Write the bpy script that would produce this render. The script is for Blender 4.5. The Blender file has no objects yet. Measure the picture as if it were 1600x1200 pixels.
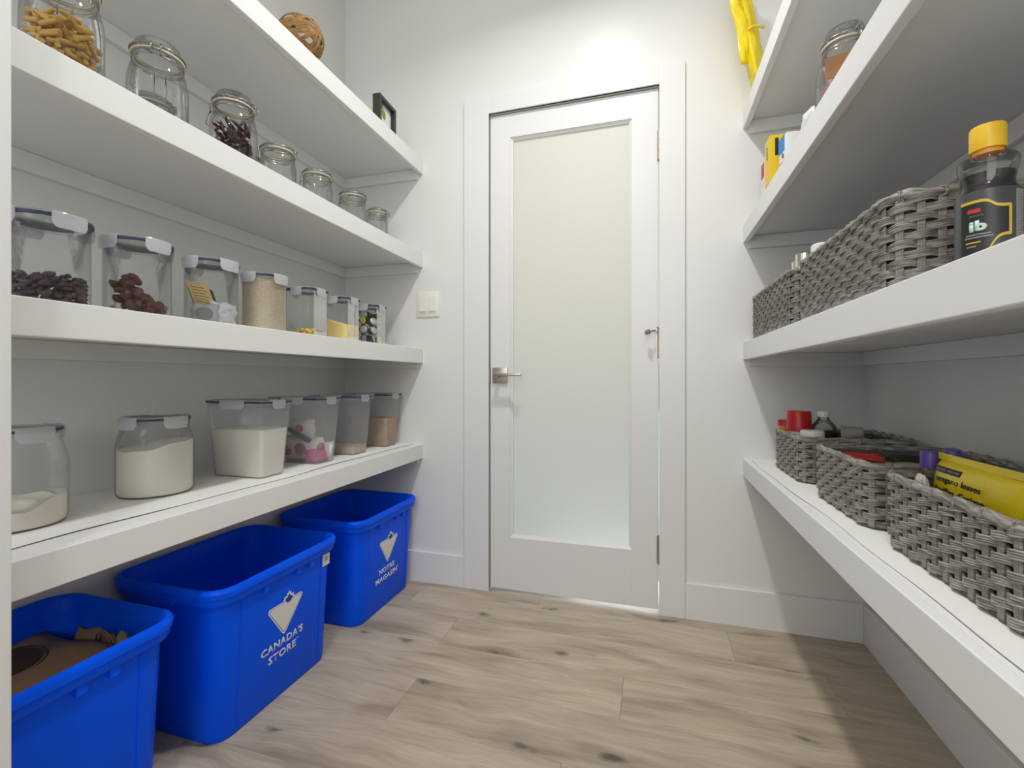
import bpy, bmesh, math, random
from mathutils import Vector, Matrix
random.seed(7)
PI = math.pi
sc = bpy.context.scene
C = sc.collection

# ------------------------------------------------------------------ camera, world, lights, exposure
cam = bpy.data.cameras.new('camera'); cam_ob = bpy.data.objects.new('camera', cam); C.objects.link(cam_ob)
cam.lens = 16.155; cam.sensor_width = 36; cam.clip_start = 0.02
cam.shift_y = -8/1600
cam_ob.location = (0, 0, 0.918)
cam_ob.rotation_euler = (PI/2, 0, math.atan(214/718))
sc.camera = cam_ob

w = bpy.data.worlds.new('world'); sc.world = w; w.use_nodes = True
w.node_tree.nodes['Background'].inputs[0].default_value = (0.85, 0.9, 1.0, 1)
w.node_tree.nodes['Background'].inputs[1].default_value = 0.5

def area(name, loc, rot, power, sx, sy=None, col=(1, 1, 1), shape='RECTANGLE', spread=None):
    l = bpy.data.lights.new(name, 'AREA'); l.energy = power; l.color = col
    l.shape = shape; l.size = sx
    if sy: l.size_y = sy
    if spread: l.spread = spread
    o = bpy.data.objects.new(name, l); C.objects.link(o); o.location = loc; o.rotation_euler = rot
    return o
area('ceiling_lamp_light', (-0.22, 1.05, 2.725), (0, 0, 0), 15.2, 0.13, shape='DISK', col=(1.0, 0.99, 0.97), spread=math.radians(148))
area('ceiling_lamp_light', (-0.22, -0.75, 2.725), (0, 0, 0), 12, 0.13, shape='DISK', col=(1.0, 0.99, 0.97))
area('added_rear_fill', (-0.25, -1.45, 1.75), (math.radians(88), 0, 0), 23, 1.5, 1.5, col=(0.97, 0.99, 1.0))  # soft fill added behind the camera to lift the shelves; near wall has no opening
area('hall_light_warm', (-0.3, 2.7, 1.6), (-PI/2, 0, 0), 7.0, 1.2, 1.2, col=(1.0, 0.80, 0.45))
area('hall_light_cool', (-0.3, 2.7, 0.40), (-PI/2, 0, 0), 5.0, 1.2, 0.7, col=(0.5, 0.78, 1.0))
area('hall_floor_light', (-0.10, 2.25, 0.10), (math.radians(-80), 0, 0), 2.5, 0.5, 0.08, col=(0.9, 0.96, 1.0))

sc.view_settings.view_transform = 'Standard'
sc.view_settings.look = 'None'
sc.view_settings.gamma = 1
sc.view_settings.exposure = -0.18
sc.view_settings.use_curve_mapping = False

# ------------------------------------------------------------------ materials
MATS = {}
def nt(name):
    m = bpy.data.materials.new(name); m.use_nodes = True
    return m, m.node_tree.nodes, m.node_tree.links
def srgb(r, g, b):
    f = lambda c: (c/255)/12.92 if c/255 <= 0.04045 else (((c/255)+0.055)/1.055)**2.4
    return (f(r), f(g), f(b), 1)
def pmat(name, col, rough=0.5, metal=0, spec=0.5, bump=None, vary=None, coat=0, sub=0, coord='Object'):
    """principled; bump=(scale,strength,dist); vary=(scale,amount)"""
    m, N, L = nt(name); b = N['Principled BSDF']
    b.inputs['Base Color'].default_value = col
    b.inputs['Roughness'].default_value = rough
    b.inputs['Metallic'].default_value = metal
    b.inputs['Specular IOR Level'].default_value = spec
    b.inputs['Coat Weight'].default_value = coat
    tc = N.new('ShaderNodeTexCoord')
    if vary:
        n = N.new('ShaderNodeTexNoise'); n.inputs['Scale'].default_value = vary[0]; n.inputs['Detail'].default_value = 4
        L.new(tc.outputs[coord], n.inputs['Vector'])
        mr = N.new('ShaderNodeMapRange'); mr.inputs['To Min'].default_value = 1-vary[1]; mr.inputs['To Max'].default_value = 1+vary[1]
        mr.inputs['From Min'].default_value = 0.3; mr.inputs['From Max'].default_value = 0.7
        L.new(n.outputs['Fac'], mr.inputs['Value'])
        mx = N.new('ShaderNodeVectorMath'); mx.operation = 'SCALE'; mx.inputs[0].default_value = col[:3]
        L.new(mr.outputs[0], mx.inputs['Scale']); L.new(mx.outputs[0], b.inputs['Base Color'])
    if bump:
        n = N.new('ShaderNodeTexNoise'); n.inputs['Scale'].default_value = bump[0]; n.inputs['Detail'].default_value = 3
        L.new(tc.outputs[coord], n.inputs['Vector'])
        bp = N.new('ShaderNodeBump'); bp.inputs['Strength'].default_value = bump[1]; bp.inputs['Distance'].default_value = bump[2]
        L.new(n.outputs['Fac'], bp.inputs['Height']); L.new(bp.outputs[0], b.inputs['Normal'])
    MATS[name] = m
    return m
def glassmat(name, tint=(0.93, 0.95, 0.94), edge=(0.55, 0.6, 0.57), rough=0.03, refl=1.0, milk=0.0, milkcol=(0.85, 0.87, 0.88)):
    """thin clear wall: transparent (denser at grazing angles) + fresnel reflection + optional milky share"""
    m, N, L = nt(name); N.remove(N['Principled BSDF']); out = N['Material Output']
    lw = N.new('ShaderNodeLayerWeight'); lw.inputs['Blend'].default_value = 0.35
    ramp = N.new('ShaderNodeValToRGB'); L.new(lw.outputs['Facing'], ramp.inputs[0])
    ramp.color_ramp.elements[0].position = 0.72; ramp.color_ramp.elements[0].color = (*tint, 1)
    ramp.color_ramp.elements[1].position = 0.98; ramp.color_ramp.elements[1].color = (*edge, 1)
    tr = N.new('ShaderNodeBsdfTransparent'); L.new(ramp.outputs[0], tr.inputs[0])
    gl = N.new('ShaderNodeBsdfGlossy'); gl.inputs['Roughness'].default_value = rough
    fr = N.new('ShaderNodeFresnel'); fr.inputs['IOR'].default_value = 1.45
    mu = N.new('ShaderNodeMath'); mu.operation = 'MULTIPLY'; mu.inputs[1].default_value = refl; mu.use_clamp = True
    L.new(fr.outputs[0], mu.inputs[0])
    base = tr
    if milk > 0:
        df = N.new('ShaderNodeBsdfDiffuse'); df.inputs[0].default_value = (*milkcol, 1)
        tl = N.new('ShaderNodeBsdfTranslucent'); tl.inputs[0].default_value = (*milkcol, 1)
        mm = N.new('ShaderNodeMixShader'); mm.inputs[0].default_value = 0.5
        L.new(df.outputs[0], mm.inputs[1]); L.new(tl.outputs[0], mm.inputs[2])
        m2 = N.new('ShaderNodeMixShader'); m2.inputs[0].default_value = milk
        L.new(tr.outputs[0], m2.inputs[1]); L.new(mm.outputs[0], m2.inputs[2]); base = m2
    mx = N.new('ShaderNodeMixShader'); L.new(mu.outputs[0], mx.inputs[0]); L.new(base.outputs[0], mx.inputs[1]); L.new(gl.outputs[0], mx.inputs[2])
    L.new(mx.outputs[0], out.inputs[0])
    MATS[name] = m
    return m

wall_m = pmat('wall_paint', srgb(230, 230, 228), 0.27, spec=0.32, bump=(9, 0.03, 0.004))
trim_m = pmat('trim_paint', srgb(229, 229, 228), 0.28, spec=0.32)
shelf_m = pmat('shelf_paint', srgb(234, 234, 233), 0.42, spec=0.35)
liner_m = pmat('liner_paper', srgb(238, 237, 234), 0.7, spec=0.2, bump=(5, 0.15, 0.004))
ceil_m = pmat('ceiling_paint', srgb(235, 234, 230), 0.8)
nickel = pmat('satin_nickel', srgb(180, 173, 164), 0.34, metal=0.9)
steel = pmat('steel_wire', srgb(170, 168, 162), 0.25, metal=1.0)
chrome = pmat('bright_steel', srgb(225, 222, 212), 0.18, metal=1.0)
dark_gap = pmat('dark_gap', srgb(40, 38, 36), 0.8)
switch_m = pmat('switch_plastic', srgb(236, 234, 226), 0.35)
blue_m = pmat('blue_plastic', srgb(0, 90, 255), 0.38, spec=0.12, bump=(60, 0.03, 0.002), vary=(3, 0.04))
print_w = pmat('white_print', srgb(228, 228, 226), 0.5)
print_b = pmat('blue_print', srgb(0, 52, 160), 0.5)
glass = glassmat('jar_glass', tint=(0.965, 0.975, 0.97), edge=(0.80, 0.83, 0.81), refl=0.75)
glass2 = glassmat('jar_glass_thick', tint=(0.93, 0.945, 0.925), edge=(0.76, 0.79, 0.75), refl=0.9, rough=0.05, milk=0.08)
clearpl = glassmat('canister_plastic', tint=(0.965, 0.975, 0.97), edge=(0.84, 0.87, 0.86), refl=0.6, rough=0.06, milk=0.03)
milky = glassmat('milky_plastic', tint=(0.93, 0.94, 0.95), edge=(0.86, 0.88, 0.9), refl=0.4, rough=0.2, milk=0.26, milkcol=(0.86, 0.88, 0.9))
clip_m = glassmat('clip_plastic', tint=(0.9, 0.92, 0.95), edge=(0.8, 0.82, 0.85), refl=0.8, rough=0.15, milk=0.72, milkcol=(0.92, 0.94, 0.98))
lidtop = glassmat('lid_plastic', tint=(0.88, 0.9, 0.9), edge=(0.7, 0.73, 0.74), refl=0.8, rough=0.1, milk=0.3)
gasket_m = pmat('blue_gasket', srgb(46, 53, 88), 0.45)
rubber = pmat('rubber_ring', srgb(222, 214, 188), 0.5)
flour_m = pmat('flour', srgb(250, 243, 230), 0.9, spec=0.1, bump=(60, 0.2, 0.002))
sugar_m = pmat('sugar', srgb(250, 244, 234), 0.85, spec=0.1, bump=(200, 0.1, 0.001))
oats_m = pmat('oat_grain', srgb(222, 208, 184), 0.9, spec=0.1, bump=(420, 0.5, 0.002), vary=(380, 0.22))
corn_m = pmat('corn_meal', srgb(242, 214, 140), 0.9, spec=0.1, bump=(300, 0.3, 0.001), vary=(200, 0.06))
rice_m = pmat('tan_rice', srgb(214, 194, 168), 0.9, spec=0.1, bump=(300, 0.4, 0.001), vary=(200, 0.12))
brown_sugar = pmat('brown_sugar', srgb(196, 164, 132), 0.9, spec=0.1, bump=(120, 0.4, 0.002), vary=(60, 0.12))
bean_m = pmat('purple_bean', srgb(84, 62, 66), 0.4, vary=(60, 0.35))
date_m = pmat('dried_date', srgb(98, 48, 36), 0.35, bump=(90, 0.8, 0.004), vary=(50, 0.35))
chili_m = pmat('dried_chili', srgb(74, 40, 48), 0.35, vary=(40, 0.5))
pasta_m = pmat('pasta', srgb(214, 172, 92), 0.5, vary=(30, 0.15))
kraft = pmat('kraft_paper', srgb(150, 122, 92), 0.85, bump=(30, 0.4, 0.004), vary=(12, 0.08))
kraft_l = pmat('kraft_card', srgb(214, 182, 120), 0.8)
card_brown = pmat('brown_tag', srgb(140, 98, 54), 0.6, vary=(20, 0.12))
ink = pmat('black_ink', srgb(26, 24, 24), 0.6)
ink_soft = pmat('brown_ink', srgb(62, 48, 40), 0.7)
yellow = pmat('yellow_film', srgb(234, 208, 24), 0.32, spec=0.5, bump=(26, 0.45, 0.008))
yellow_d = pmat('yellow_box', srgb(232, 200, 32), 0.45)
capyel = pmat('yellow_cap', srgb(238, 192, 40), 0.4)
red = pmat('red_plastic', srgb(196, 18, 26), 0.32)
redlab = pmat('red_label', srgb(200, 50, 50), 0.5)
orange = pmat('orange_plastic', srgb(232, 150, 40), 0.4)
whitepl = pmat('white_plastic', srgb(236, 236, 232), 0.35)
bluebox = pmat('blue_box', srgb(20, 128, 210), 0.45)
pink = pmat('pink_print', srgb(212, 62, 104), 0.5)
pinkfab = pmat('pink_fabric', srgb(206, 110, 150), 0.8)
cream = pmat('cream_fabric', srgb(238, 226, 218), 0.85, bump=(30, 0.5, 0.004), vary=(20, 0.05))
rose_m = pmat('rose_print', srgb(188, 92, 104), 0.8)
navy = pmat('navy_strap', srgb(60, 66, 96), 0.7)
greypack = pmat('grey_pouch', srgb(178, 172, 176), 0.6, bump=(40, 0.6, 0.004), vary=(30, 0.1))
greyprint = pmat('grey_print', srgb(128, 124, 126), 0.6)
whitebag = pmat('white_bag', srgb(226, 226, 228), 0.5, bump=(24, 0.9, 0.008))
black_pack = pmat('black_packet', srgb(42, 42, 40), 0.4, bump=(30, 0.4, 0.004))
red_pack = pmat('red_packet', srgb(206, 58, 50), 0.5)
green_pack = pmat('green_packet', srgb(142, 164, 122), 0.5)
purple = pmat('purple_plastic', srgb(82, 58, 150), 0.4)
greylid = pmat('grey_lid', srgb(120, 122, 124), 0.5)
pod_rim = pmat('pod_plastic', srgb(44, 40, 40), 0.4)
pod_foil = pmat('pod_foil', srgb(188, 184, 184), 0.35, metal=0.4, vary=(120, 0.15))
pod_yel = pmat('pod_yellow_foil', srgb(206, 206, 44), 0.4)
black_frame = pmat('black_wood', srgb(52, 50, 48), 0.45)
leaf_m = pmat('leaf_print', srgb(110, 158, 50), 0.6, vary=(60, 0.2))
mat_w = pmat('mat_board', srgb(232, 234, 232), 0.7)
rattan = pmat('rattan', srgb(150, 112, 62), 0.6, vary=(60, 0.3))
syrup = pmat('dark_syrup', srgb(34, 18, 14), 0.15, spec=0.6)
soy = pmat('dark_sauce', srgb(30, 16, 12), 0.15, spec=0.6)
label_grey = pmat('grey_label', srgb(66, 68, 68), 0.35)
label_side = pmat('side_label', srgb(140, 140, 138), 0.45)
gold = pmat('gold_print', srgb(214, 176, 52), 0.4)
mint = pmat('mint_print', srgb(196, 226, 206), 0.5)
green_p = pmat('green_print', srgb(30, 104, 62), 0.5)
lime = pmat('lime_label', srgb(196, 206, 30), 0.4)
wine = pmat('wine_label', srgb(120, 12, 40), 0.4)
peanut = pmat('peanut_butter', srgb(196, 154, 104), 0.4)
cup_m = glassmat('cup_plastic', tint=(0.8, 0.8, 0.76), edge=(0.6, 0.6, 0.56), refl=0.6, rough=0.25, milk=0.55, milkcol=(0.78, 0.78, 0.72))
bottle_pl = glassmat('bottle_plastic', tint=(0.95, 0.96, 0.94), edge=(0.82, 0.84, 0.82), refl=0.9, rough=0.05, milk=0.04)

def wicker_mat():
    m, N, L = nt('grey_wicker'); b = N['Principled BSDF']; b.inputs['Roughness'].default_value = 0.5
    b.inputs['Specular IOR Level'].default_value = 0.35
    oi = N.new('ShaderNodeObjectInfo'); tc = N.new('ShaderNodeTexCoord')
    mp = N.new('ShaderNodeMapping'); mp.inputs['Scale'].default_value = (30, 30, 260); L.new(tc.outputs['Object'], mp.inputs[0])
    n = N.new('ShaderNodeTexNoise'); n.inputs['Scale'].default_value = 1; n.inputs['Detail'].default_value = 4; L.new(mp.outputs[0], n.inputs['Vector'])
    r = N.new('ShaderNodeValToRGB'); L.new(n.outputs['Fac'], r.inputs[0])
    r.color_ramp.elements[0].position = 0.3; r.color_ramp.elements[0].color = srgb(98, 94, 88)
    r.color_ramp.elements[1].position = 0.72; r.color_ramp.elements[1].color = srgb(180, 175, 166)
    L.new(r.outputs[0], b.inputs['Base Color'])
    return m
wicker = wicker_mat()
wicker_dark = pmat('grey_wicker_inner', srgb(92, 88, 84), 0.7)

def wood_mat():
    m, N, L = nt('oak_plank'); b = N['Principled BSDF']; b.inputs['Roughness'].default_value = 0.5
    b.inputs['Specular IOR Level'].default_value = 0.35
    g = N.new('ShaderNodeNewGeometry'); oi = N.new('ShaderNodeObjectInfo')
    comb = N.new('ShaderNodeCombineXYZ')
    m1 = N.new('ShaderNodeMath'); m1.operation = 'MULTIPLY'; m1.inputs[1].default_value = 37.0; L.new(oi.outputs['Random'], m1.inputs[0])
    m2 = N.new('ShaderNodeMath'); m2.operation = 'MULTIPLY'; m2.inputs[1].default_value = 91.0; L.new(oi.outputs['Random'], m2.inputs[0])
    L.new(m1.outputs[0], comb.inputs[0]); L.new(m2.outputs[0], comb.inputs[1])
    add = N.new('ShaderNodeVectorMath'); add.operation = 'ADD'; L.new(g.outputs['Position'], add.inputs[0]); L.new(comb.outputs[0], add.inputs[1])
    # domain warp
    wn = N.new('ShaderNodeTexNoise'); wn.inputs['Scale'].default_value = 3.0; wn.inputs['Detail'].default_value = 2; L.new(add.outputs[0], wn.inputs['Vector'])
    ws = N.new('ShaderNodeVectorMath'); ws.operation = 'SCALE'; ws.inputs['Scale'].default_value = 0.10; L.new(wn.outputs['Color'], ws.inputs[0])
    ad2 = N.new('ShaderNodeVectorMath'); ad2.operation = 'ADD'; L.new(add.outputs[0], ad2.inputs[0]); L.new(ws.outputs[0], ad2.inputs[1])
    def noise(sx, sy, det, dist=0.0):
        mp = N.new('ShaderNodeMapping'); mp.inputs['Scale'].default_value = (sx, sy, 1); L.new(ad2.outputs[0], mp.inputs[0])
        n = N.new('ShaderNodeTexNoise'); n.inputs['Scale'].default_value = 1; n.inputs['Detail'].default_value = det; n.inputs['Distortion'].default_value = dist
        L.new(mp.outputs[0], n.inputs['Vector']); return n
    big = noise(2.6, 13, 3, 0.6)
    fine = noise(9, 190, 5)
    mid = noise(5, 48, 4, 0.3)
    r = N.new('ShaderNodeValToRGB'); L.new(big.outputs['Fac'], r.inputs[0])
    e = r.color_ramp.elements
    e[0].position = 0.26; e[0].color = srgb(148, 134, 116)
    e[1].position = 0.62; e[1].color = srgb(192, 178, 158)
    e2 = r.color_ramp.elements.new(0.42); e2.color = srgb(177, 162, 142)
    def mulmap(fac, lo, hi, fmin=0.3, fmax=0.7):
        mr = N.new('ShaderNodeMapRange'); mr.inputs['From Min'].default_value = fmin; mr.inputs['From Max'].default_value = fmax
        mr.inputs['To Min'].default_value = lo; mr.inputs['To Max'].default_value = hi; L.new(fac, mr.inputs['Value']); return mr.outputs[0]
    def scale(vec, f):
        s = N.new('ShaderNodeVectorMath'); s.operation = 'SCALE'; L.new(vec, s.inputs[0]); L.new(f, s.inputs['Scale']); return s.outputs[0]
    col = scale(r.outputs[0], mulmap(fine.outputs['Fac'], 0.90, 1.07))
    col = scale(col, mulmap(mid.outputs['Fac'], 0.90, 1.08))
    col = scale(col, mulmap(oi.outputs['Random'], 0.93, 1.06, 0, 1))
    # knots: sparse voronoi cells stretched along the plank
    mp = N.new('ShaderNodeMapping'); mp.inputs['Scale'].default_value = (1.7, 4.8, 1); L.new(ad2.outputs[0], mp.inputs[0])
    v = N.new('ShaderNodeTexVoronoi'); v.feature = 'F1'; v.inputs['Scale'].default_value = 1.0; L.new(mp.outputs[0], v.inputs['Vector'])
    v.voronoi_dimensions = '2D'
    kn = N.new('ShaderNodeTexNoise'); kn.inputs['Scale'].default_value = 26; kn.inputs['Detail'].default_value = 3; L.new(ad2.outputs[0], kn.inputs['Vector'])
    kk = N.new('ShaderNodeMath'); kk.operation = 'MULTIPLY_ADD'; kk.inputs[1].default_value = 0.16; L.new(kn.outputs['Fac'], kk.inputs[0]); L.new(v.outputs['Distance'], kk.inputs[2])
    halo = mulmap(kk.outputs[0], 0.80, 1.0, 0.08, 0.30)
    core = mulmap(kk.outputs[0], 0.40, 1.0, 0.085, 0.145)
    col = scale(col, halo); col = scale(col, core)
    # dark cracks
    cr = noise(6, 60, 2, 1.0)
    col = scale(col, mulmap(cr.outputs['Fac'], 0.80, 1.0, 0.25, 0.32))
    L.new(col, b.inputs['Base Color'])
    bp = N.new('ShaderNodeBump'); bp.inputs['Strength'].default_value = 0.12; bp.inputs['Distance'].default_value = 0.001
    L.new(fine.outputs['Fac'], bp.inputs['Height']); L.new(bp.outputs[0], b.inputs['Normal'])
    return m
oak = wood_mat()

def pane_mat():
    m, N, L = nt('frosted_pane'); N.remove(N['Principled BSDF']); out = N['Material Output']
    df = N.new('ShaderNodeBsdfDiffuse'); df.inputs[0].default_value = (0.80, 0.795, 0.735, 1)
    tl = N.new('ShaderNodeBsdfTranslucent'); tl.inputs[0].default_value = (0.9, 0.92, 0.9, 1)
    mx = N.new('ShaderNodeMixShader'); mx.inputs[0].default_value = 0.45
    L.new(df.outputs[0], mx.inputs[1]); L.new(tl.outputs[0], mx.inputs[2])
    gl = N.new('ShaderNodeBsdfGlossy'); gl.inputs['Roughness'].default_value = 0.55
    m2 = N.new('ShaderNodeMixShader'); m2.inputs[0].default_value = 0.05
    L.new(mx.outputs[0], m2.inputs[1]); L.new(gl.outputs[0], m2.inputs[2]); L.new(m2.outputs[0], out.inputs[0])
    return m
pane_m = pane_mat()

# ------------------------------------------------------------------ builders
def link(name, me, mat, parent=None, smooth=False, loc=(0, 0, 0), rot=(0, 0, 0)):
    if mat is not None:
        if isinstance(mat, (list, tuple)):
            for q in mat: me.materials.append(q)
        elif len(me.materials) == 0: me.materials.append(mat)
    if smooth:
        for p in me.polygons: p.use_smooth = True
    o = bpy.data.objects.new(name, me); C.objects.link(o)
    o.location = loc; o.rotation_euler = rot
    if parent: o.parent = parent
    return o
def obj(name, bm, mat, parent=None, smooth=False, angle=None, **k):
    bmesh.ops.recalc_face_normals(bm, faces=bm.faces)
    me = bpy.data.meshes.new(name)
    bm.to_mesh(me); bm.free()
    o = link(name, me, mat, parent, smooth, **k)
    if angle is not None:
        for p in me.polygons: p.use_smooth = True
        try: me.set_sharp_from_angle(angle=math.radians(angle))
        except Exception: pass
    return o
def thing(name, label, cat, loc=(0, 0, 0), rotz=0, group=None):
    o = bpy.data.objects.new(name, None); C.objects.link(o); o.empty_display_size = 0.05
    o.location = loc; o.rotation_euler = (0, 0, rotz)
    return tag(o, label, cat, group)
def tag(o, label, cat, group=None, kind=None):
    o['label'] = label; o['category'] = cat
    if group: o['group'] = group
    if kind: o['kind'] = kind
    return o
def struct(o, label=None, cat=None):
    o['kind'] = 'structure'
    if label: o['label'] = label
    if cat: o['category'] = cat
    return o
def box(bm, x0, x1, y0, y1, z0, z1, bev=0):
    r = bmesh.ops.create_cube(bm, size=1)
    vs = r['verts']
    for v in vs:
        v.co = Vector((x0+(v.co.x+.5)*(x1-x0), y0+(v.co.y+.5)*(y1-y0), z0+(v.co.z+.5)*(z1-z0)))
    if bev:
        es = list({e for v in vs for e in v.link_edges})
        bmesh.ops.bevel(bm, geom=es, offset=bev, segments=2, affect='EDGES', profile=0.5)
    return bm
def B(*a, **k):
    return box(bmesh.new(), *a, **k)
def lathe(prof, seg=40, bm=None, closed=False):
    """prof: list (r,z) bottom->top"""
    bm = bm or bmesh.new(); rings = []
    for r, z in prof:
        if r < 1e-6: rings.append([bm.verts.new((0, 0, z))])
        else: rings.append([bm.verts.new((r*math.cos(2*PI*i/seg), r*math.sin(2*PI*i/seg), z)) for i in range(seg)])
    n = len(rings)
    for a in range(n if closed else n-1):
        p, q = rings[a], rings[(a+1) % n]
        for i in range(seg):
            j = (i+1) % seg
            if len(p) == 1 and len(q) == 1: continue
            if len(p) == 1: bm.faces.new((p[0], q[j], q[i]))
            elif len(q) == 1: bm.faces.new((p[i], p[j], q[0]))
            else: bm.faces.new((p[i], p[j], q[j], q[i]))
    return bm
def rrect(hx, hy, r, n=5):
    r = min(r, hx, hy); pts = []
    for cx, cy, a0 in ((hx-r, hy-r, 0), (-hx+r, hy-r, PI/2), (-hx+r, -hy+r, PI), (hx-r, -hy+r, 3*PI/2)):
        for i in range(n+1):
            a = a0+PI/2*i/n; pts.append((cx+r*math.cos(a), cy+r*math.sin(a)))
    return pts
def loft(sections, cap0=True, cap1=True, bm=None, closed=False):
    """sections: list of lists of 3D points, same count"""
    bm = bm or bmesh.new(); rings = [[bm.verts.new(p) for p in s] for s in sections]
    n = len(rings[0]); R = len(rings)
    for a in range(R if closed else R-1):
        p, q = rings[a], rings[(a+1) % R]
        for i in range(n):
            j = (i+1) % n; bm.faces.new((p[i], p[j], q[j], q[i]))
    if not closed:
        if cap0: bm.faces.new(rings[0][::-1])
        if cap1: bm.faces.new(rings[-1])
    return bm
def sec(hx, hy, r, z, n=5, cx=0, cy=0):
    return [(x+cx, y+cy, z) for x, y in rrect(hx, hy, r, n)]
def tube(pts, rad, seg=6, closed=False, bm=None):
    bm = bm or bmesh.new(); P = [Vector(p) for p in pts]; n = len(P); rings = []
    up = None
    for i in range(n):
        if closed: t = (P[(i+1) % n]-P[i-1])
        else: t = P[min(i+1, n-1)]-P[max(i-1, 0)]
        if t.length < 1e-9: t = Vector((0, 0, 1))
        t.normalize()
        if up is None:
            up = Vector((0, 0, 1)) if abs(t.z) < 0.9 else Vector((1, 0, 0))
        a = up-t*up.dot(t)
        if a.length < 1e-4: a = Vector((1, 0, 0))-t*t.x
        a.normalize(); b = t.cross(a); up = a
        rings.append([bm.verts.new(P[i]+(a*math.cos(2*PI*k/seg)+b*math.sin(2*PI*k/seg))*rad) for k in range(seg)])
    for i in range(n if closed else n-1):
        p, q = rings[i], rings[(i+1) % n]
        for k in range(seg):
            j = (k+1) % seg; bm.faces.new((p[k], p[j], q[j], q[k]))
    if not closed:
        bm.faces.new(rings[0][::-1]); bm.faces.new(rings[-1])
    return bm
def prism(poly, frame, t0, t1, bm=None):
    """poly of (a,b) in frame=(O,X,Y,N); extruded from t0 to t1 along N"""
    bm = bm or bmesh.new(); O, X, Y, N_ = [Vector(q) for q in frame]
    lo = [bm.verts.new(O+X*a+Y*b+N_*t0) for a, b in poly]; hi = [bm.verts.new(O+X*a+Y*b+N_*t1) for a, b in poly]
    n = len(poly)
    bm.faces.new(lo[::-1]); bm.faces.new(hi)
    for i in range(n):
        j = (i+1) % n; bm.faces.new((lo[i], lo[j], hi[j], hi[i]))
    return bm
def text_obj(name, s, frame, width, height, mat, parent, bold=0.0, thick=0.0006, align='CENTER', cyl=None, shear=0):
    """flat lettering fitted to width x cap height, in frame (O,X,Y,N); cyl=(radius) wraps it"""
    cu = bpy.data.curves.new('t', 'FONT'); cu.body = s; cu.size = 1; cu.offset = bold; cu.shear = shear
    cu.extrude = 0.0; cu.resolution_u = 2; cu.space_character = 1.06
    o = bpy.data.objects.new('t', cu); C.objects.link(o)
    dg = bpy.context.evaluated_depsgraph_get(); dg.update()
    me = bpy.data.meshes.new_from_object(o.evaluated_get(dg))
    bpy.data.objects.remove(o)
    xs = [v.co.x for v in me.vertices]; ys = [v.co.y for v in me.vertices]
    x0, x1, y0, y1 = min(xs), max(xs), min(ys), max(ys)
    bm = bmesh.new(); bm.from_mesh(me); bpy.data.meshes.remove(me)
    r = bmesh.ops.extrude_face_region(bm, geom=list(bm.faces))
    top = {v for v in r['geom'] if isinstance(v, bmesh.types.BMVert)}
    O, X, Y, N_ = [Vector(q) for q in frame]
    for v in bm.verts:
        a = ((v.co.x-x0)/(x1-x0)-0.5)*width; b = ((v.co.y-y0)/(y1-y0)-0.5)*height
        t = thick if v in top else 0
        if cyl:
            th = a/cyl
            v.co = O+X*(math.sin(th)*(cyl+t))+Y*b+N_*((math.cos(th)-1)*cyl+t*math.cos(th))
        else: v.co = O+X*a+Y*b+N_*t
    return obj(name, bm, mat, parent)
def pillow(w, h, t, nx=14, nz=10, wr=0.0, crimp=0.012, seed=0, pw=2.5):
    """closed soft packet standing in the xz plane, origin bottom centre, thickness along y"""
    rnd = random.Random(seed); ph = [rnd.uniform(0, 6.28) for _ in range(8)]
    bm = bmesh.new(); F = []
    for side in (1, -1):
        g = []
        for i in range(nx+1):
            col = []
            for k in range(nz+1):
                u = i/nx*2-1; v = k/nz*2-1
                th = t/2*max(0, (1-abs(u)**pw))**0.6*max(0, (1-abs(v)**pw))**0.6
                n = wr*(math.sin(7*u+5*v+ph[0])+math.sin(11*v-6*u+ph[1])+math.sin(15*u+9*v+ph[2]))/3*(1 if abs(u) < 1 and abs(v) < 1 else 0)
                col.append((u*w/2+wr*0.6*math.sin(6*v+ph[3]), side*(th+0.0006)+n*0.7+wr*0.8*math.sin(4*u+ph[4]), h/2*(v+1)+wr*0.5*math.sin(5*u+ph[5])*(v+1)/2))
            g.append(col)
        F.append(g)
    V = [[[bm.verts.new(p) for p in col] for col in g] for g in F]
    for s in (0, 1):
        for i in range(nx):
            for k in range(nz):
                bm.faces.new((V[s][i][k], V[s][i+1][k], V[s][i+1][k+1], V[s][i][k+1]))
    def edge(a): 
        for i in range(len(a)-1):
            (s0, s1), (q0, q1) = a[i], a[i+1]
            bm.faces.new((s0, q0, q1, s1))
    edge([(V[0][i][0], V[1][i][0]) for i in range(nx+1)]); edge([(V[0][i][nz], V[1][i][nz]) for i in range(nx+1)])
    edge([(V[0][0][k], V[1][0][k]) for k in range(nz+1)]); edge([(V[0][nx][k], V[1][nx][k]) for k in range(nz+1)])
    return bm
def blob(bm, c, rx, ry, rz, rot=None, sub=2, noise=0.0, rnd=random):
    r = bmesh.ops.create_icosphere(bm, subdivisions=sub, radius=1)
    R = rot or Matrix.Identity(3)
    for v in r['verts']:
        f = 1+noise*rnd.uniform(-1, 1)
        v.co = R @ Vector((v.co.x*rx*f, v.co.y*ry*f, v.co.z*rz*f))+Vector(c)
def rrot(rnd=random):
    return Matrix.Rotation(rnd.uniform(0, 6.28), 3, 'Z') @ Matrix.Rotation(rnd.uniform(-.7, .7), 3, 'X') @ Matrix.Rotation(rnd.uniform(-.7, .7), 3, 'Y')

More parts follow.
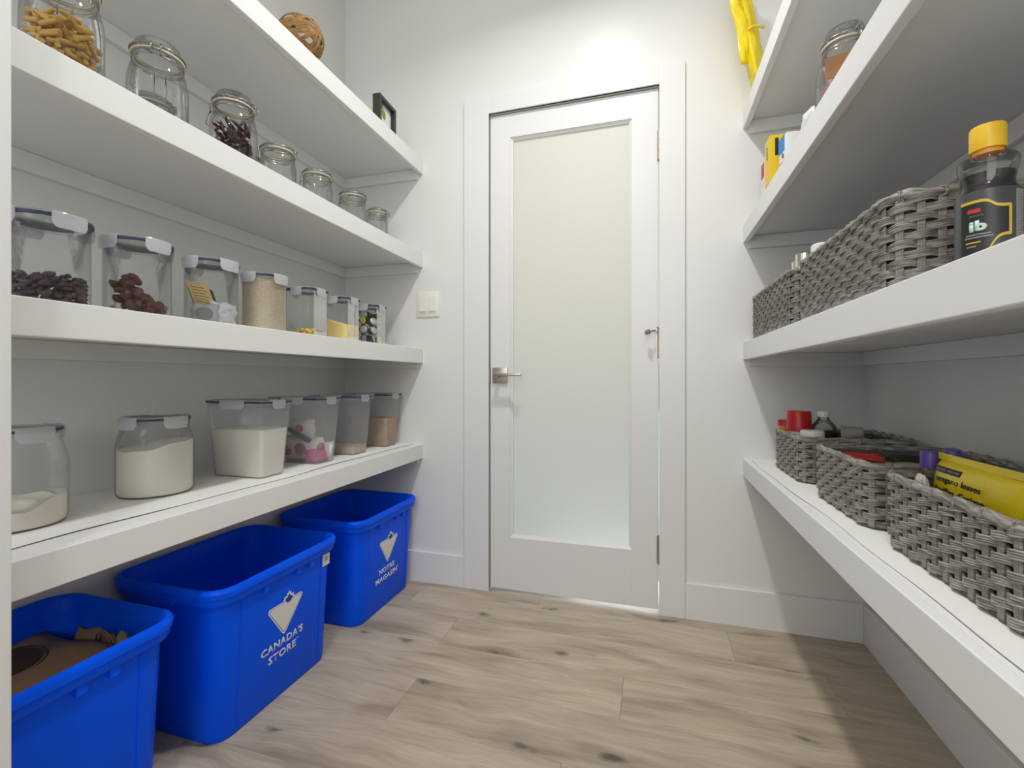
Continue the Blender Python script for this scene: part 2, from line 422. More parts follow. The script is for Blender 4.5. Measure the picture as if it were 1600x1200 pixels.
# ------------------------------------------------------------------ setting
XL, XR, YB, YN, ZC = -1.396, 0.726, 1.886, -1.6, 2.74
FLX, FRX = -0.9845, 0.3355            # shelf front planes
st = lambda n, bm, m, p=None: struct(obj(n, bm, m, p))
floor = st('floor', B(XL-.1, XR+.1, YN-.1, 3.2, -0.05, -0.004), dark_gap)
W = 0.183
rows = [1.27+W*k for k in range(-16, 5)]
joint = {0: -0.075, -1: -0.68, 1: 0.52, 2: -0.95, 3: -0.43, -2: -0.2, 4: 0.1}
L0 = 1.22
for k, y0 in zip(range(-16, 5), rows):
    j = joint.get(k, -0.9+((k*0.47) % 1.2))
    x = j
    while x > XL: x -= L0
    while x < XR:
        a, b_ = max(x, XL), min(x+L0, XR)
        if b_-a > 0.02:
            y1 = min(y0+W, YB+0.03+0.0 if k < 3 else y0+W)
            bm = B(a+0.0003, b_-0.0003, y0+0.0003, y0+W-0.0003, -0.004, 0.0, bev=0.0005)
            obj('plank', bm, oak, floor)
        x += L0
# walls (door opening x -0.669..0.045, up to 2.07)
DX0, DX1, DZ = -0.669, 0.043, 2.068
wb = B(XL-.1, DX0, YB, YB+.12, 0, ZC); box(wb, DX1, XR+.1, YB, YB+.12, 0, ZC); box(wb, DX0, DX1, YB, YB+.12, DZ, ZC)
st('wall_back', wb, wall_m)
st('wall_left', B(XL-.1, XL, 0.20, YB, 0, ZC), wall_m)
st('wall_right', B(XR, XR+.1, YN, YB, 0, ZC), wall_m)
st('trim_5', B(-0.9835, -0.930, 0.33, 0.4535, 0, ZC, bev=0.002), trim_m)
st('wall_left_near', B(-1.6, -1.497, YN, 0.2, 0, ZC), wall_m)
st('wall_near', B(-1.6, XR+.1, YN-.1, YN, 0, ZC), wall_m)
st('ceiling', B(-1.6, XR+.1, YN-.1, YB+.12, ZC, ZC+.08), ceil_m)
# baseboards
def baseboard(name, x0, x1, y0, y1):
    return st(name, B(x0, x1, y0, y1, 0, 0.137, bev=0.0015), trim_m)
baseboard('baseboard_back_left', XL+.014, -0.7785, YB-.014, YB)
baseboard('baseboard_back_right', 0.1335, XR-.014, YB-.014, YB)
baseboard('baseboard_left', XL, XL+.014, 0.20, YB)
baseboard('baseboard_right', XR-.014, XR, YN, YB)
# casing
cy0, cy1 = YB-.014, YB
st('trim_1', B(-0.778, -0.664, cy0, cy1, 0, 2.139, bev=0.0012), trim_m)
st('trim_2', B(0.0385, 0.133, cy0, cy1, 0, 2.139, bev=0.0012), trim_m)
st('trim_3', B(-0.664, 0.0385, cy0, cy1, 2.064, 2.139, bev=0.0008), trim_m)
jb = B(DX0, -0.664, cy0+.006, YB+.11, 0, DZ); box(jb, 0.0385, DX1, cy0+.006, YB+.11, 0, DZ); box(jb, -0.664, 0.0385, cy0+.006, YB+.11, 2.064, DZ)
st('trim_4', jb, trim_m)

# door
door = bpy.data.objects.new('door_1', None); C.objects.link(door); struct(door, 'white door with a tall frosted glass panel', None); door.location = (0, YB+.006, 0)
dx0, dx1, dz0, dz1 = -0.6605, 0.0355, 0.013, 2.058
gx0, gx1, gz0, gz1 = -0.572, -0.066, 0.236, 1.957      # opening for the glass
th = 0.035
obj('stile', B(dx0, gx0, 0, th, dz0, dz1, bev=0.001), trim_m, door)
obj('stile', B(gx1, dx1, 0, th, dz0, dz1, bev=0.001), trim_m, door)
obj('top_rail', B(gx0, gx1, 0, th, gz1, dz1), trim_m, door)
obj('bottom_rail', B(gx0, gx1, 0, th, dz0, gz0), trim_m, door)
mb = bmesh.new(); md = 0.011
for (o_, i_) in [(0.0, 0.0)]:
    oc = [(gx0, gz0), (gx1, gz0), (gx1, gz1), (gx0, gz1)]; ic = [(gx0+md, gz0+md), (gx1-md, gz0+md), (gx1-md, gz1-md), (gx0+md, gz1-md)]
    vo = [mb.verts.new((a, 0.004, b)) for a, b in oc]; vi = [mb.verts.new((a, 0.011, b)) for a, b in ic]; vb = [mb.verts.new((a, 0.017, b)) for a, b in ic]
    vo2 = [mb.verts.new((a, 0.017, b)) for a, b in oc]
    for i in range(4):
        j = (i+1) % 4
        mb.faces.new((vo[i], vo[j], vi[j], vi[i])); mb.faces.new((vi[i], vi[j], vb[j], vb[i])); mb.faces.new((vo2[i], vo2[j], vo[j], vo[i])); mb.faces.new((vb[i], vb[j], vo2[j], vo2[i]))
obj('glazing_bead', mb, trim_m, door)
obj('glass_pane', B(gx0+.002, gx1-.002, 0.0175, 0.0225, gz0+.002, gz1-.002), pane_m, door)['label'] = 'frosted glass pane'
# hinges
for z0, z1 in ((1.774, 1.891), (1.003, 1.111), (0.195, 0.302)):
    hb = bmesh.new(); cxh = 0.0375
    for q in range(3):
        a = z0+(z1-z0)*q/3+0.0006; b_ = z0+(z1-z0)*(q+1)/3-0.0006
        tube([(cxh, -0.006, a), (cxh, -0.006, b_)], 0.0058, 12, bm=hb)
    tube([(cxh, -0.006, z0-0.004), (cxh, -0.006, z1+0.004)], 0.0036, 8, bm=hb)
    box(hb, cxh-0.009, cxh+.0005, -0.0012, 0.0, z0, z1)
    obj('hinge', hb, nickel, door, angle=40)['label'] = 'satin nickel hinge'
# hinge pin door stop
sb = bmesh.new()
tube([(0.0375, -0.008, 1.116), (0.0375, -0.008, 1.121)], 0.009, 12, bm=sb)
tube([(0.036, -0.012, 1.112), (0.018, -0.034, 1.104), (0.0, -0.042, 1.100)], 0.0035, 8, bm=sb)
ds = obj('door_stop', sb, nickel, door, angle=40); ds['label'] = 'satin nickel hinge pin door stop'
tb = tube([(0.002, -0.044, 1.100), (-0.012, -0.038, 1.098)], 0.010, 14); obj('stop_pad', tb, nickel, ds, angle=40)
tb = tube([(0.03, -0.022, 1.107), (0.024, -0.029, 1.105)], 0.0065, 12); obj('stop_collar', tb, whitepl, ds, angle=40)
# handle
hd = obj('door_handle', B(-0.649, -0.583, -0.010, 0.0, 0.900, 0.967, bev=0.0012), nickel, door, angle=30); hd['label'] = 'square satin nickel rose with lever'
hb = tube([(-0.617, -0.008, 0.9355), (-0.617, -0.048, 0.9355)], 0.0105, 16); obj('handle_neck', hb, nickel, hd, angle=40)
hb = B(-0.628, -0.508, -0.060, -0.044, 0.9295, 0.9415, bev=0.0025); obj('lever', hb, nickel, hd, angle=30)
hb = tube([(-0.617, -0.0115, 0.913), (-0.617, -0.0095, 0.913)], 0.0035, 10); tube([(-0.617, -0.0115, 0.957), (-0.617, -0.0095, 0.957)], 0.0022, 10, bm=hb); obj('screw', hb, steel, hd)
spl = B(-0.6645, -0.6620, -0.018, 0.020, 0.902, 0.966, bev=0.0006)
obj('strike_plate', spl, nickel, door)['label'] = 'nickel strike plate in the jamb'

# light switch
sw = thing('light_switch', 'white double rocker light switch on the wall left of the door', 'switch', (-0.957, YB, 1.255))
obj('switch_plate', B(-0.056, 0.056, -0.006, 0.0, -0.057, 0.057, bev=0.002), switch_m, sw, angle=30)
for xx in (-0.023, 0.023):
    obj('rocker_frame', B(xx-0.0175, xx+0.0175, -0.0072, -0.0055, -0.034, 0.034, bev=0.0005), switch_m, sw)
    rb = bmesh.new(); 
    prism([(-0.0155, -0.032), (0.0155, -0.032), (0.0155, 0.032), (-0.0155, 0.032)], ((xx, -0.0070, 0), (1, 0, 0), (0, 0, 1), (0, -1, 0)), 0, 0.001, rb)
    for v in rb.verts:
        if v.co.y < -0.0075: v.co.y = -0.0078-0.0035*(0.5-(v.co.z)/0.064)
    obj('rocker', rb, switch_m, sw)

# ceiling lamps (bodies of the two lamps)
for i, yy in enumerate((1.05, -0.75)):
    t = thing('ceiling_lamp', ['round white ceiling lamp above the aisle near the door', 'round white ceiling lamp behind the camera position'][i], 'lamp', (-0.22, yy, ZC))
    obj('trim_ring', lathe([(0.07, 0), (0.07, -0.014), (0.10, -0.010), (0.105, 0.0)], 40), trim_m, t, smooth=True)

# ------------------------------------------------------------------ shelves
ZB = [0.557, 0.989, 1.423, 1.847]     # bottoms
SH = 0.065
lab = ['bottom', 'second', 'third', 'top']
def shelf(side, k):
    zb = ZB[k]; zt = zb+SH
    nm = 'wall_shelf'
    if side == 'L': x0, x1, y0 = XL, FLX, 0.21
    else: x0, x1, y0 = FRX, XR, -0.35
    t = thing(nm, '%s white painted shelf on the %s wall%s' % (lab[k], 'left' if side == 'L' else 'right',
        {('L',0): ' above the blue bins', ('L',1): ' holding the clip-lid canisters', ('L',2): ' holding the clamp-lid jars', ('L',3): ' with the small black picture frame',
         ('R',0): ' holding three small grey baskets', ('R',1): ' holding long grey baskets and sauce bottle', ('R',2): ' holding the yellow box', ('R',3): ' with the yellow bag'}[(side, k)]),
        'shelf', ((x0+x1)/2, (y0+YB)/2, zb))
    ox, oy, oz = t.location
    def part(n, a, b, c, d, e, f, bev=0.001):
        obj(n, B(a-ox, b-ox, c-oy, d-oy, e-oz, f-oz, bev=bev), shelf_m, t)
    if side == 'L':
        part('board', x0, x1-0.019, y0, YB, zb+0.022, zt)
        part('front_edge', x1-0.019, x1, y0, YB, zb, zt, 0.0018)
        part('back_cleat', x0, x0+0.018, y0, YB-.0185, zb-0.024, zb+0.0215)
        part('side_cleat', x0, x1-0.0195, YB-0.018, YB, zb-0.024, zb+0.0215)
    else:
        part('board', x0+0.019, x1, y0, YB, zb+0.022, zt)
        part('front_edge', x0, x0+0.019, y0, YB, zb, zt, 0.0018)
        part('back_cleat', x1-0.018, x1, y0, YB-.0185, zb-0.024, zb+0.0215)
        part('side_cleat', x0+0.0195, x1, YB-0.018, YB, zb-0.024, zb+0.0215)
for s_ in 'LR':
    for k in range(4): shelf(s_, k)
ZT = [z+SH for z in ZB]

# shelf liners: thin paper with a wavy front edge
def liner(side):
    bm = bmesh.new(); n = 90
    y0, y1 = (0.22, YB-.02) if side == 'L' else (-0.3, YB-.02)
    top, bot = [], []
    for i in range(n+1):
        y = y0+(y1-y0)*i/n
        wv = 0.006*math.sin(y*7.3)+0.004*math.sin(y*17+1)
        if side == 'L': xf, xb = -1.050+wv*0.8+0.02*(y-.6)/1.2, XL+.003
        else: xf, xb = 0.366+wv*0.6-0.010*(y-0.6), XR-.003
        row = []
        for q in (0, 0.35, 1, 2):                  # curl profile towards the edge
            lift = [0.0022, 0.0012, 0.0, 0.0][q if isinstance(q, int) and q < 0 else (0 if q == 0 else 1 if q == 0.35 else 2 if q == 1 else 3)]
            lift *= (0.6+0.6*max(0, math.sin(y*9+2)))
            d = {0: 0, 0.35: 0.02, 1: 0.06, 2: abs(xb-xf)}[q]
            x = xf-d if side == 'L' else xf+d
            row.append((x, y, ZT[0]+lift+0.0004))
        top.append([bm.verts.new((a, b, c+0.0005)) for a, b, c in row]); bot.append([bm.verts.new(p) for p in row])
    for i in range(n):
        for q in range(3):
            bm.faces.new((top[i][q], top[i+1][q], top[i+1][q+1], top[i][q+1])); bm.faces.new((bot[i][q], bot[i][q+1], bot[i+1][q+1], bot[i+1][q]))
        for q in (0, 3): bm.faces.new((top[i][q], top[i+1][q], bot[i+1][q], bot[i][q]))
    for i in (0, n):
        for q in range(3): bm.faces.new((top[i][q], top[i][q+1], bot[i][q+1], bot[i][q]))
    o = obj('shelf_liner', bm, liner_m)
    tag(o, 'white paper liner with wavy edge on the bottom %s shelf' % ('left' if side == 'L' else 'right'), 'shelf liner')
liner('L'); liner('R')
ZL = ZT[0]+0.0011

# ------------------------------------------------------------------ blue bins
def leaf_poly(s, cx, cy):
    half = [(0, 1.0), (0.16, 0.68), (0.34, 0.78), (0.27, 0.38), (0.42, 0.50), (0.50, 0.40), (0.78, 0.46), (0.70, 0.22), (0.86, 0.10), (0.45, -0.22), (0.50, -0.40), (0.08, -0.32), (0.07, -0.60)]
    pts = half+[(-a, b) for a, b in half[::-1] if a > 0]
    return [(cx+a*s, cy+b*s) for a, b in pts]
def round_poly(P, r, n=5):
    out = []
    for i in range(len(P)):
        p0, p1, p2 = Vector(P[i-1]), Vector(P[i]), Vector(P[(i+1) % len(P)])
        a = (p0-p1).normalized(); b = (p2-p1).normalized()
        ang = a.angle(b); d = r/math.tan(ang/2)
        s, e = p1+a*d, p1+b*d
        cdir = (a+b).normalized(); cen = p1+cdir*(r/math.sin(ang/2))
        a0 = math.atan2(s.y-cen.y, s.x-cen.x); a1 = math.atan2(e.y-cen.y, e.x-cen.x)
        da = (a1-a0+PI) % (2*PI)-PI
        for k in range(n+1):
            t = a0+da*k/n; out.append((cen.x+r*math.cos(t), cen.y+r*math.sin(t)))
    return out
BHX, BHY, BH = 0.194, 0.236, 0.398
def make_bin(loc, rotz, label, words=None, sticker=False, ly=BHY):
    t = thing('recycling_bin', label, 'bin', loc, rotz, 'blue bins under the left shelves')
    S = []
    def wall(inset_b, inset_t, z0, z1, rr0, rr1, n=6):
        return [sec(BHX-inset_b, ly-inset_b, rr0, z0, 6), sec(BHX-inset_t, ly-inset_t, rr1, z1, 6)]
    hx, hy = BHX, ly
    secs = [sec(hx-.050, hy-.046, .035, 0.004, 6), sec(hx-.038, hy-.034, .045, 0.0, 6), sec(hx-.033, hy-.029, .048, 0.012, 6),
            sec(hx-.018, hy-.018, .052, 0.352, 6), sec(hx-.018, hy-.018, .052, 0.354, 6),
            sec(hx-.007, hy-.007, .056, 0.356, 6), sec(hx-.004, hy-.004, .058, 0.362, 6), sec(hx-.004, hy-.004, .058, 0.374, 6),
            sec(hx, hy, .06, 0.377, 6), sec(hx+.001, hy+.001, .06, 0.390, 6), sec(hx-.003, hy-.003, .058, 0.397, 6),
            sec(hx-.010, hy-.010, .054, 0.398, 6), sec(hx-.015, hy-.015, .052, 0.392, 6), sec(hx-.021, hy-.021, .05, 0.352, 6),
            sec(hx-.043, hy-.043, .045, 0.016, 6), sec(hx-.055, hy-.055, .04, 0.010, 6)]
    obj('tub', loft(secs), blue_m, t, angle=35)
    # long face frame: from the body plane; local x grows outwards
    def face_x(z): return (hx-.033)+(0.015)*(z-0.012)/0.340
    tilt = Vector((0.015, 0, 0.340)).normalized(); nrm = Vector((tilt.z, 0, -tilt.x))
    for sy in (-1, 1):       # raised vertical panels at both ends of the long face
        bm = bmesh.new()
        y0, y1 = sorted((sy*(hy-.105), sy*(hy-.100)))
        lo = Vector((face_x(.014), 0, .014)); hi = Vector((face_x(.352), 0, .352))
        for yy in (sy*(hy-.085),):
            q = [lo+Vector((0, yy-.0012, 0)), lo+Vector((0, yy+.0012, 0)), hi+Vector((0, yy+.0012, 0)), hi+Vector((0, yy-.0012, 0))]
            vs = [bm.verts.new(p-nrm*.001) for p in q]; vt = [bm.verts.new(p+nrm*.0014) for p in q]
            bm.faces.new(vt); bm.faces.new(vs[::-1])
            for i in range(4): bm.faces.new((vs[i], vs[(i+1) % 4], vt[(i+1) % 4], vt[i]))
        obj('rib', bm, blue_m, t)
    for yy in (-0.075, 0.045, 0.10):
        bm = B(face_x(.345)-.002, hx-.0095, yy-.009, yy+.009, 0.336, 0.3555, bev=0.001)
        obj('rim_gusset', bm, blue_m, t)
    # grip lip on both short ends
    for sy in (-1, 1):
        pts = [(-.062, 0), (-.05, .010), (.05, .010), (.062, 0)]
        bm = bmesh.new()
        prism([(-.065, 0), (-.05, -.022), (.05, -.022), (.065, 0)], ((0, sy*(hy-.001), .378), (1, 0, 0), (0, 0, 1), (0, sy, 0)), -0.006, 0.004, bm)
        obj('grip', bm, blue_m, t)
    if words:
        O = Vector((face_x(0.23), 0, 0.23)); X = Vector((0, 1, 0))
        fr = lambda z, y=0, n=0.0: (Vector((face_x(z), y, z))+nrm*n, X, tilt, nrm)
        y_c, zt = words[2], 0.272
        tri = lambda g: round_poly([(-.072-1.9*g, .002+g), (.074+1.9*g, .002+g), (-.004, -.098-2.4*g)], .008+g*.5)
        lg = obj('triangle_emblem', prism(tri(0.0), fr(zt, y_c), 0, 0.0007), print_w, t)
        lg['label'] = 'white triangle emblem'
        obj('emblem_line', prism(tri(-0.0028), fr(zt, y_c), 0.0007, 0.0009), print_b, lg)
        obj('emblem_field', prism(tri(-0.0040), fr(zt, y_c), 0.0009, 0.0012), print_w, lg)
        obj('maple_leaf_outline', prism(leaf_poly(.0250, .010, .003), fr(zt, y_c), 0.0012, 0.0016), print_w, lg)
        obj('maple_leaf', prism(leaf_poly(.0175, .010, .001), fr(zt, y_c), 0.0016, 0.0020), print_b, lg)
        a, b_ = words[0], words[1]
        text_obj('lettering', a[0], fr(a[3], y_c+a[4], 0.0), a[1], a[2], print_w, t, bold=0.022)
        text_obj('lettering', b_[0], fr(b_[3], y_c+b_[4], 0.0), b_[1], b_[2], print_w, t, bold=0.022)
        text_obj('lettering', 'TM', fr(b_[3]+.011, y_c+b_[4]+b_[1]/2+.006, 0.0), .008, .003, print_w, t, bold=0.0)
    if sticker:
        lo = 0.338
        obj('sticker', prism([(-.0165, -.0185), (.0165, -.0185), (.0165, .0185), (-.0165, .0185)], (Vector((face_x(.330), hy-.062, .330)), (0, 1, 0), tilt, nrm), 0.0, 0.0012), print_w, t)['label'] = 'small white sticker'
        obj('sticker_print', prism([(-.007, -.004), (.006, -.004), (.006, .011), (-.007, .011)], (Vector((face_x(.330), hy-.062, .330)), (0, 1, 0), tilt, nrm), 0.0012, 0.0016), greypack, t)
    return t
BX = -0.990-BHX
make_bin((BX, 0.540, 0), 0, 'nearest blue plastic bin holding brown paper bags')
make_bin((BX, 1.088, 0), 0, "middle empty blue bin printed CANADA'S STORE under a white triangle", (("CANADA'S", .158, .022, .160, -.006), ('STORE', .104, .022, .127, -.006), 0.005), sticker=True)
make_bin((BX, 1.645, 0), 0, 'far empty blue bin printed NOTRE MAGASIN beside the back wall', (('NOTRE', .112, .021, .153, -.006), ('MAGASIN', .156, .021, .121, -.006), 0.0), ly=0.224)

# paper bags in nearest bin
def paper_bag(loc, rot, w_, h_, label, mark=False, seed=1):
    bm = pillow(w_, h_, 0.03, 16, 12, wr=0.006, seed=seed, pw=6)
    o = obj('paper_bag', bm, kraft, None, smooth=True, loc=loc, rot=rot); tag(o, label, 'paper bag')
    return o
pb = paper_bag((-1.195, 0.375, 0.305), (math.radians(-86), 0, math.radians(0)), 0.33, 0.34, 'flat brown paper bag with a dark round print in the nearest bin', seed=3)
def oval(a, b, n=28): return [(a*math.cos(2*PI*i/n), b*math.sin(2*PI*i/n)) for i in range(n)]
PRX, PRZ = -.052, .215
obj('round_print', prism(oval(.062, .062), ((PRX, 0, PRZ), (1, 0, 0), (0, 0, 1), (0, -1, 0)), .006, .0205), ink_soft, pb)['label'] = 'dark round print'
ob = bmesh.new(); tube([(PRX+.069*math.cos(2*PI*i/40), -0.0190, PRZ+.069*math.sin(2*PI*i/40)) for i in range(40)], 0.0014, 5, closed=True, bm=ob); obj('print_ring', ob, ink_soft, pb)
obj('print_shape', prism([(-.03, -.02), (0.0, -.028), (.02, 0), (-.01, .012)], ((PRX-.01, 0, PRZ), (1, 0, 0), (0, 0, 1), (0, -1, 0)), .0205, 0.0211), kraft, pb)
p2 = paper_bag((-1.115, 0.722, 0.25), (math.radians(-4), math.radians(14), math.radians(10)), 0.07, 0.10, 'folded brown paper bag standing up in the nearest bin', seed=5)
p3 = paper_bag((-1.23, 0.742, 0.22), (math.radians(-4), math.radians(0), math.radians(0)), 0.13, 0.115, 'crumpled brown paper bag at the far side of the nearest bin', seed=8)
hb = bmesh.new()
for d in (0, 0.012):
    tube([(-1.21+d, .730, .31), (-1.20+d, .730, .342), (-1.185+d, .730, .350), (-1.165+d, .730, .338), (-1.145+d, .730, .31)], 0.0022, 6, bm=hb)
h_ = obj('paper_handle', hb, kraft, None, smooth=True); h_.parent = p3; h_.matrix_parent_inverse = (Matrix.Translation(p3.location) @ p3.rotation_euler.to_matrix().to_4x4()).inverted()

# ------------------------------------------------------------------ clamp-lid glass jars
def clamp_jar(x, y, z, r, H, label, ang=0.0, necks=0.74, group='clamp-lid jars on the third left shelf', base_r=None, lever=True):
    t = thing('clamp_jar', label, 'jar', (x, y, z), ang, group)
    nr = r*necks
    hb_ = H*0.80
    prof = [(0, 0.004), (r*.80, 0.002), (r*.93, 0.0), (r*.985, 0.008), (r, 0.022), (r, hb_*.62), (r*.985, hb_*.74), (r*.93, hb_*.84), (nr*1.06, hb_*.93), (nr, hb_*.965), (nr, hb_), (nr+.0035, hb_+.002), (nr+.0035, hb_+.006), (nr-.001, hb_+.007)]
    obj('jar_body', lathe(prof, 48), glass, t, smooth=True)
    obj('rubber_seal', lathe([(nr-.004, hb_+.0075), (nr+.0055, hb_+.0075), (nr+.0055, hb_+.0105), (nr-.004, hb_+.0105)], 48, closed=True), rubber, t, smooth=True)
    zl = hb_+.011
    obj('lid', lathe([(nr-.004, zl-.012), (nr-.003, zl), (nr+.005, zl+.0005), (nr+.005, zl+.007), (nr+.001, zl+.013), (nr*.88, H-.004), (nr*.72, H), (nr*.6, H-.003), (0, H-.004)], 48), glass2, t, smooth=True)
    # wire: ring under the rim and ring over the lid, hinge on one side, lever on the other
    wb_ = bmesh.new()
    ring = lambda rr, zz: [(rr*math.cos(2*PI*i/40), rr*math.sin(2*PI*i/40), zz) for i in range(40)]
    tube(ring(nr+.0022, hb_-.004), .0013, 6, closed=True, bm=wb_)
    tube(ring(nr+.0062, zl+.006), .0013, 6, closed=True, bm=wb_)
    for sx in (-1,):
        for sy in (-.009, .009):
            tube([(sx*(nr+.002), sy, hb_-.005), (sx*(nr+.011), sy, hb_-.003), (sx*(nr+.015), sy, hb_+.006), (sx*(nr+.011), sy, zl+.007), (sx*(nr+.004), sy, zl+.006)], .0014, 6, bm=wb_)
            tube([(sx*(nr+.011)+.004*math.cos(a), sy, hb_+.006+.005*math.sin(a)) for a in [k*PI/4 for k in range(8)]], .0012, 6, closed=True, bm=wb_)
        tube([(sx*(nr+.013), -.010, hb_+.004), (sx*(nr+.013), .010, hb_+.004)], .0016, 6, bm=wb_)
    if lever:
        for sy in (-.011, .011):
            tube([(nr+.004, sy, hb_-.004), (nr+.010, sy, hb_-.010), (nr+.012, sy, zl+.004), (nr+.005, sy, zl+.006)], .0013, 6, bm=wb_)
        tube([(nr+.011, -.011, hb_-.006), (nr+.018, -.013, hb_-.024), (nr+.021, -.012, hb_-.040), (nr+.022, .012, hb_-.040), (nr+.018, .013, hb_-.024), (nr+.011, .011, hb_-.006)], .0013, 6, bm=wb_)
    obj('wire_clamp', wb_, steel, t, smooth=True)['label'] = 'steel wire clamp'
    return t
Z3 = ZT[2]
jars = [(-1.105, 0.615, .062, .235, 'clamp-lid glass jar of penne pasta, nearest on its shelf', 2.6),
        (-1.120, 0.808, .060, .222, 'large empty clamp-lid glass jar beside the pasta jar', 2.45),
        (-1.115, 1.012, .0585, .222, 'clamp-lid glass jar half full of dried dark chillies', 3.5),
        (-1.115, 1.172, .0525, .158, 'small empty clamp-lid jar next to the jar of chillies', 3.4),
        (-1.115, 1.350, .0505, .158, 'small empty clamp-lid jar, third from the back wall', 3.4),
        (-1.115, 1.552, .0525, .162, 'small empty clamp-lid jar, second from the back wall', 3.1),
        (-1.115, 1.722, .0430, .158, 'narrow empty clamp-lid jar nearest the back wall', 3.3)]
for x, y, r, H, lb, an in jars:
    clamp_jar(x, y, Z3, r, H, lb, an, necks=0.80 if H > .2 else 0.86)
clamp_jar(-1.27, 0.90, Z3, .055, .18, 'empty clamp-lid jar seen behind the large empty jar', 3.5, necks=.8, group='clamp-lid jars on the third left shelf')
clamp_jar(-1.27, 1.20, Z3, .050, .165, 'small clamp-lid jar behind the row, back of the chilli jar', 3.5, necks=.8, group='clamp-lid jars on the third left shelf')
# pasta
rn = random.Random(4); bm = bmesh.new()
for i in range(150):
    a = rn.uniform(0, 6.28); rr = .047*math.sqrt(rn.random()); zz = .012+.118*(i/150)
    R = rrot(rn); L_ = .016
    d = R @ Vector((1, 0, 0))
    c_ = Vector((rr*math.cos(a), rr*math.sin(a), zz)); d *= L_/1
    if (c_+d).xy.length > .056 or (c_-d).xy.length > .056: c_.x *= .6; c_.y *= .6
    # hollow tube
    q = [bm.verts.new for _ in ()]
    tube([c_-d, c_+d], .0048, 8, bm=bm)
o = obj('penne_pasta', bm, pasta_m, None, smooth=False, angle=50, loc=(-1.105, .615, Z3+.004)); tag(o, 'yellow penne pasta filling the nearest clamp-lid jar', 'pasta', kind='stuff')
bm = bmesh.new()
for i in range(110):
    a = rn.uniform(0, 6.28); rr = .042*math.sqrt(rn.random()); zz = .014+.118*(i/110)
    R = Matrix.Rotation(rn.uniform(0, 6.28), 3, 'Z') @ Matrix.Rotation(rn.uniform(.3, 1.4), 3, 'X')
    blob(bm, (rr*math.cos(a), rr*math.sin(a), zz), .005+.004*rn.random(), .0035, .016+.010*rn.random(), R, 1, .25, rn)
o = obj('dried_chillies', bm, chili_m, None, smooth=True, loc=(-1.115, 1.012, Z3+.004)); tag(o, 'dark dried chillies in the clamp-lid jar', 'dried chillies', kind='stuff')

# ------------------------------------------------------------------ clip-lid canisters on shelf 2
def clips_round(t, r, z, n=4, hw=0.42, h=.027, a0=0):
    for k in range(n):
        c_ = a0+k*2*PI/n; bm = bmesh.new(); N_ = 12; cols = []
        for i in range(N_+1):
            u = i/N_*2-1; a = c_+u*hw
            low = z-h+h*.40*abs(u)**10
            col = []
            for rr, zz in ((r-.006, z+.0035), (r+.0035, z+.003), (r+.0055, z-.001), (r+.0048, low), (r+.0030, low), (r+.0032, z-.001), (r+.0020, z+.0012), (r-.006, z+.0015)):
                col.append(bm.verts.new((rr*math.cos(a), rr*math.sin(a), zz)))
            cols.append(col)
        m_ = len(cols[0])
        for i in range(N_):
            for q in range(m_): bm.faces.new((cols[i][q], cols[i+1][q], cols[i+1][(q+1) % m_], cols[i][(q+1) % m_]))
        bm.faces.new(cols[0]); bm.faces.new(cols[-1][::-1])
        obj('clip', bm, clip_m, t, angle=40)
def round_canister(x, y, z, r, H, label, group, body=None, mat=clearpl):
    t = thing('clip_lid_canister', label, 'canister', (x, y, z), 0, group)
    body = body or [(0, .003), (r*.9, .002), (r*.97, .0), (r, .006), (r, H-.012), (r+.002, H-.010), (r+.002, H-.007)]
    obj('canister_body', lathe(body, 56), mat, t, smooth=True)
    rt = body[-1][0]
    obj('gasket', lathe([(rt-.005, H-.0065), (rt+.0020, H-.0065), (rt+.0020, H-.0015), (rt-.005, H-.0015)], 56, closed=True), gasket_m, t, smooth=False)
    obj('lid', lathe([(rt-.0065, H-.014), (rt-.005, H-.0012), (rt+.0028, H-.001), (rt+.0028, H+.0012), (rt-.004, H+.0020), (rt-.010, H-.003), (0, H-.003)], 56), lidtop, t, angle=40)
    clips_round(t, rt, H)
    return t
def sq_clips(t, hx, hy, z, h=.024, both=True):
    # clips centred on each side
    for (ax, s) in (('x', 1), ('x', -1), ('y', 1), ('y', -1)):
        L_ = (hy if ax == 'x' else hx)*.42
        bm = bmesh.new(); cols = []; N_ = 10
        for i in range(N_+1):
            u = i/N_*2-1; tt = u*L_; low = z-h+h*.40*abs(u)**10; col = []
            e = hx if ax == 'x' else hy
            for rr, zz in ((e-.006, z+.0035), (e+.0035, z+.003), (e+.0055, z-.001), (e+.0048, low), (e+.0030, low), (e+.0032, z-.001), (e+.0020, z+.0012), (e-.006, z+.0015)):
                col.append(bm.verts.new((s*rr, tt, zz) if ax == 'x' else (tt, s*rr, zz)))
            cols.append(col)
        m_ = len(cols[0])
        for i in range(N_):
            for q in range(m_): bm.faces.new((cols[i][q], cols[i+1][q], cols[i+1][(q+1) % m_], cols[i][(q+1) % m_]))
        bm.faces.new(cols[0]); bm.faces.new(cols[-1][::-1])
        obj('clip', bm, clip_m, t, angle=40)
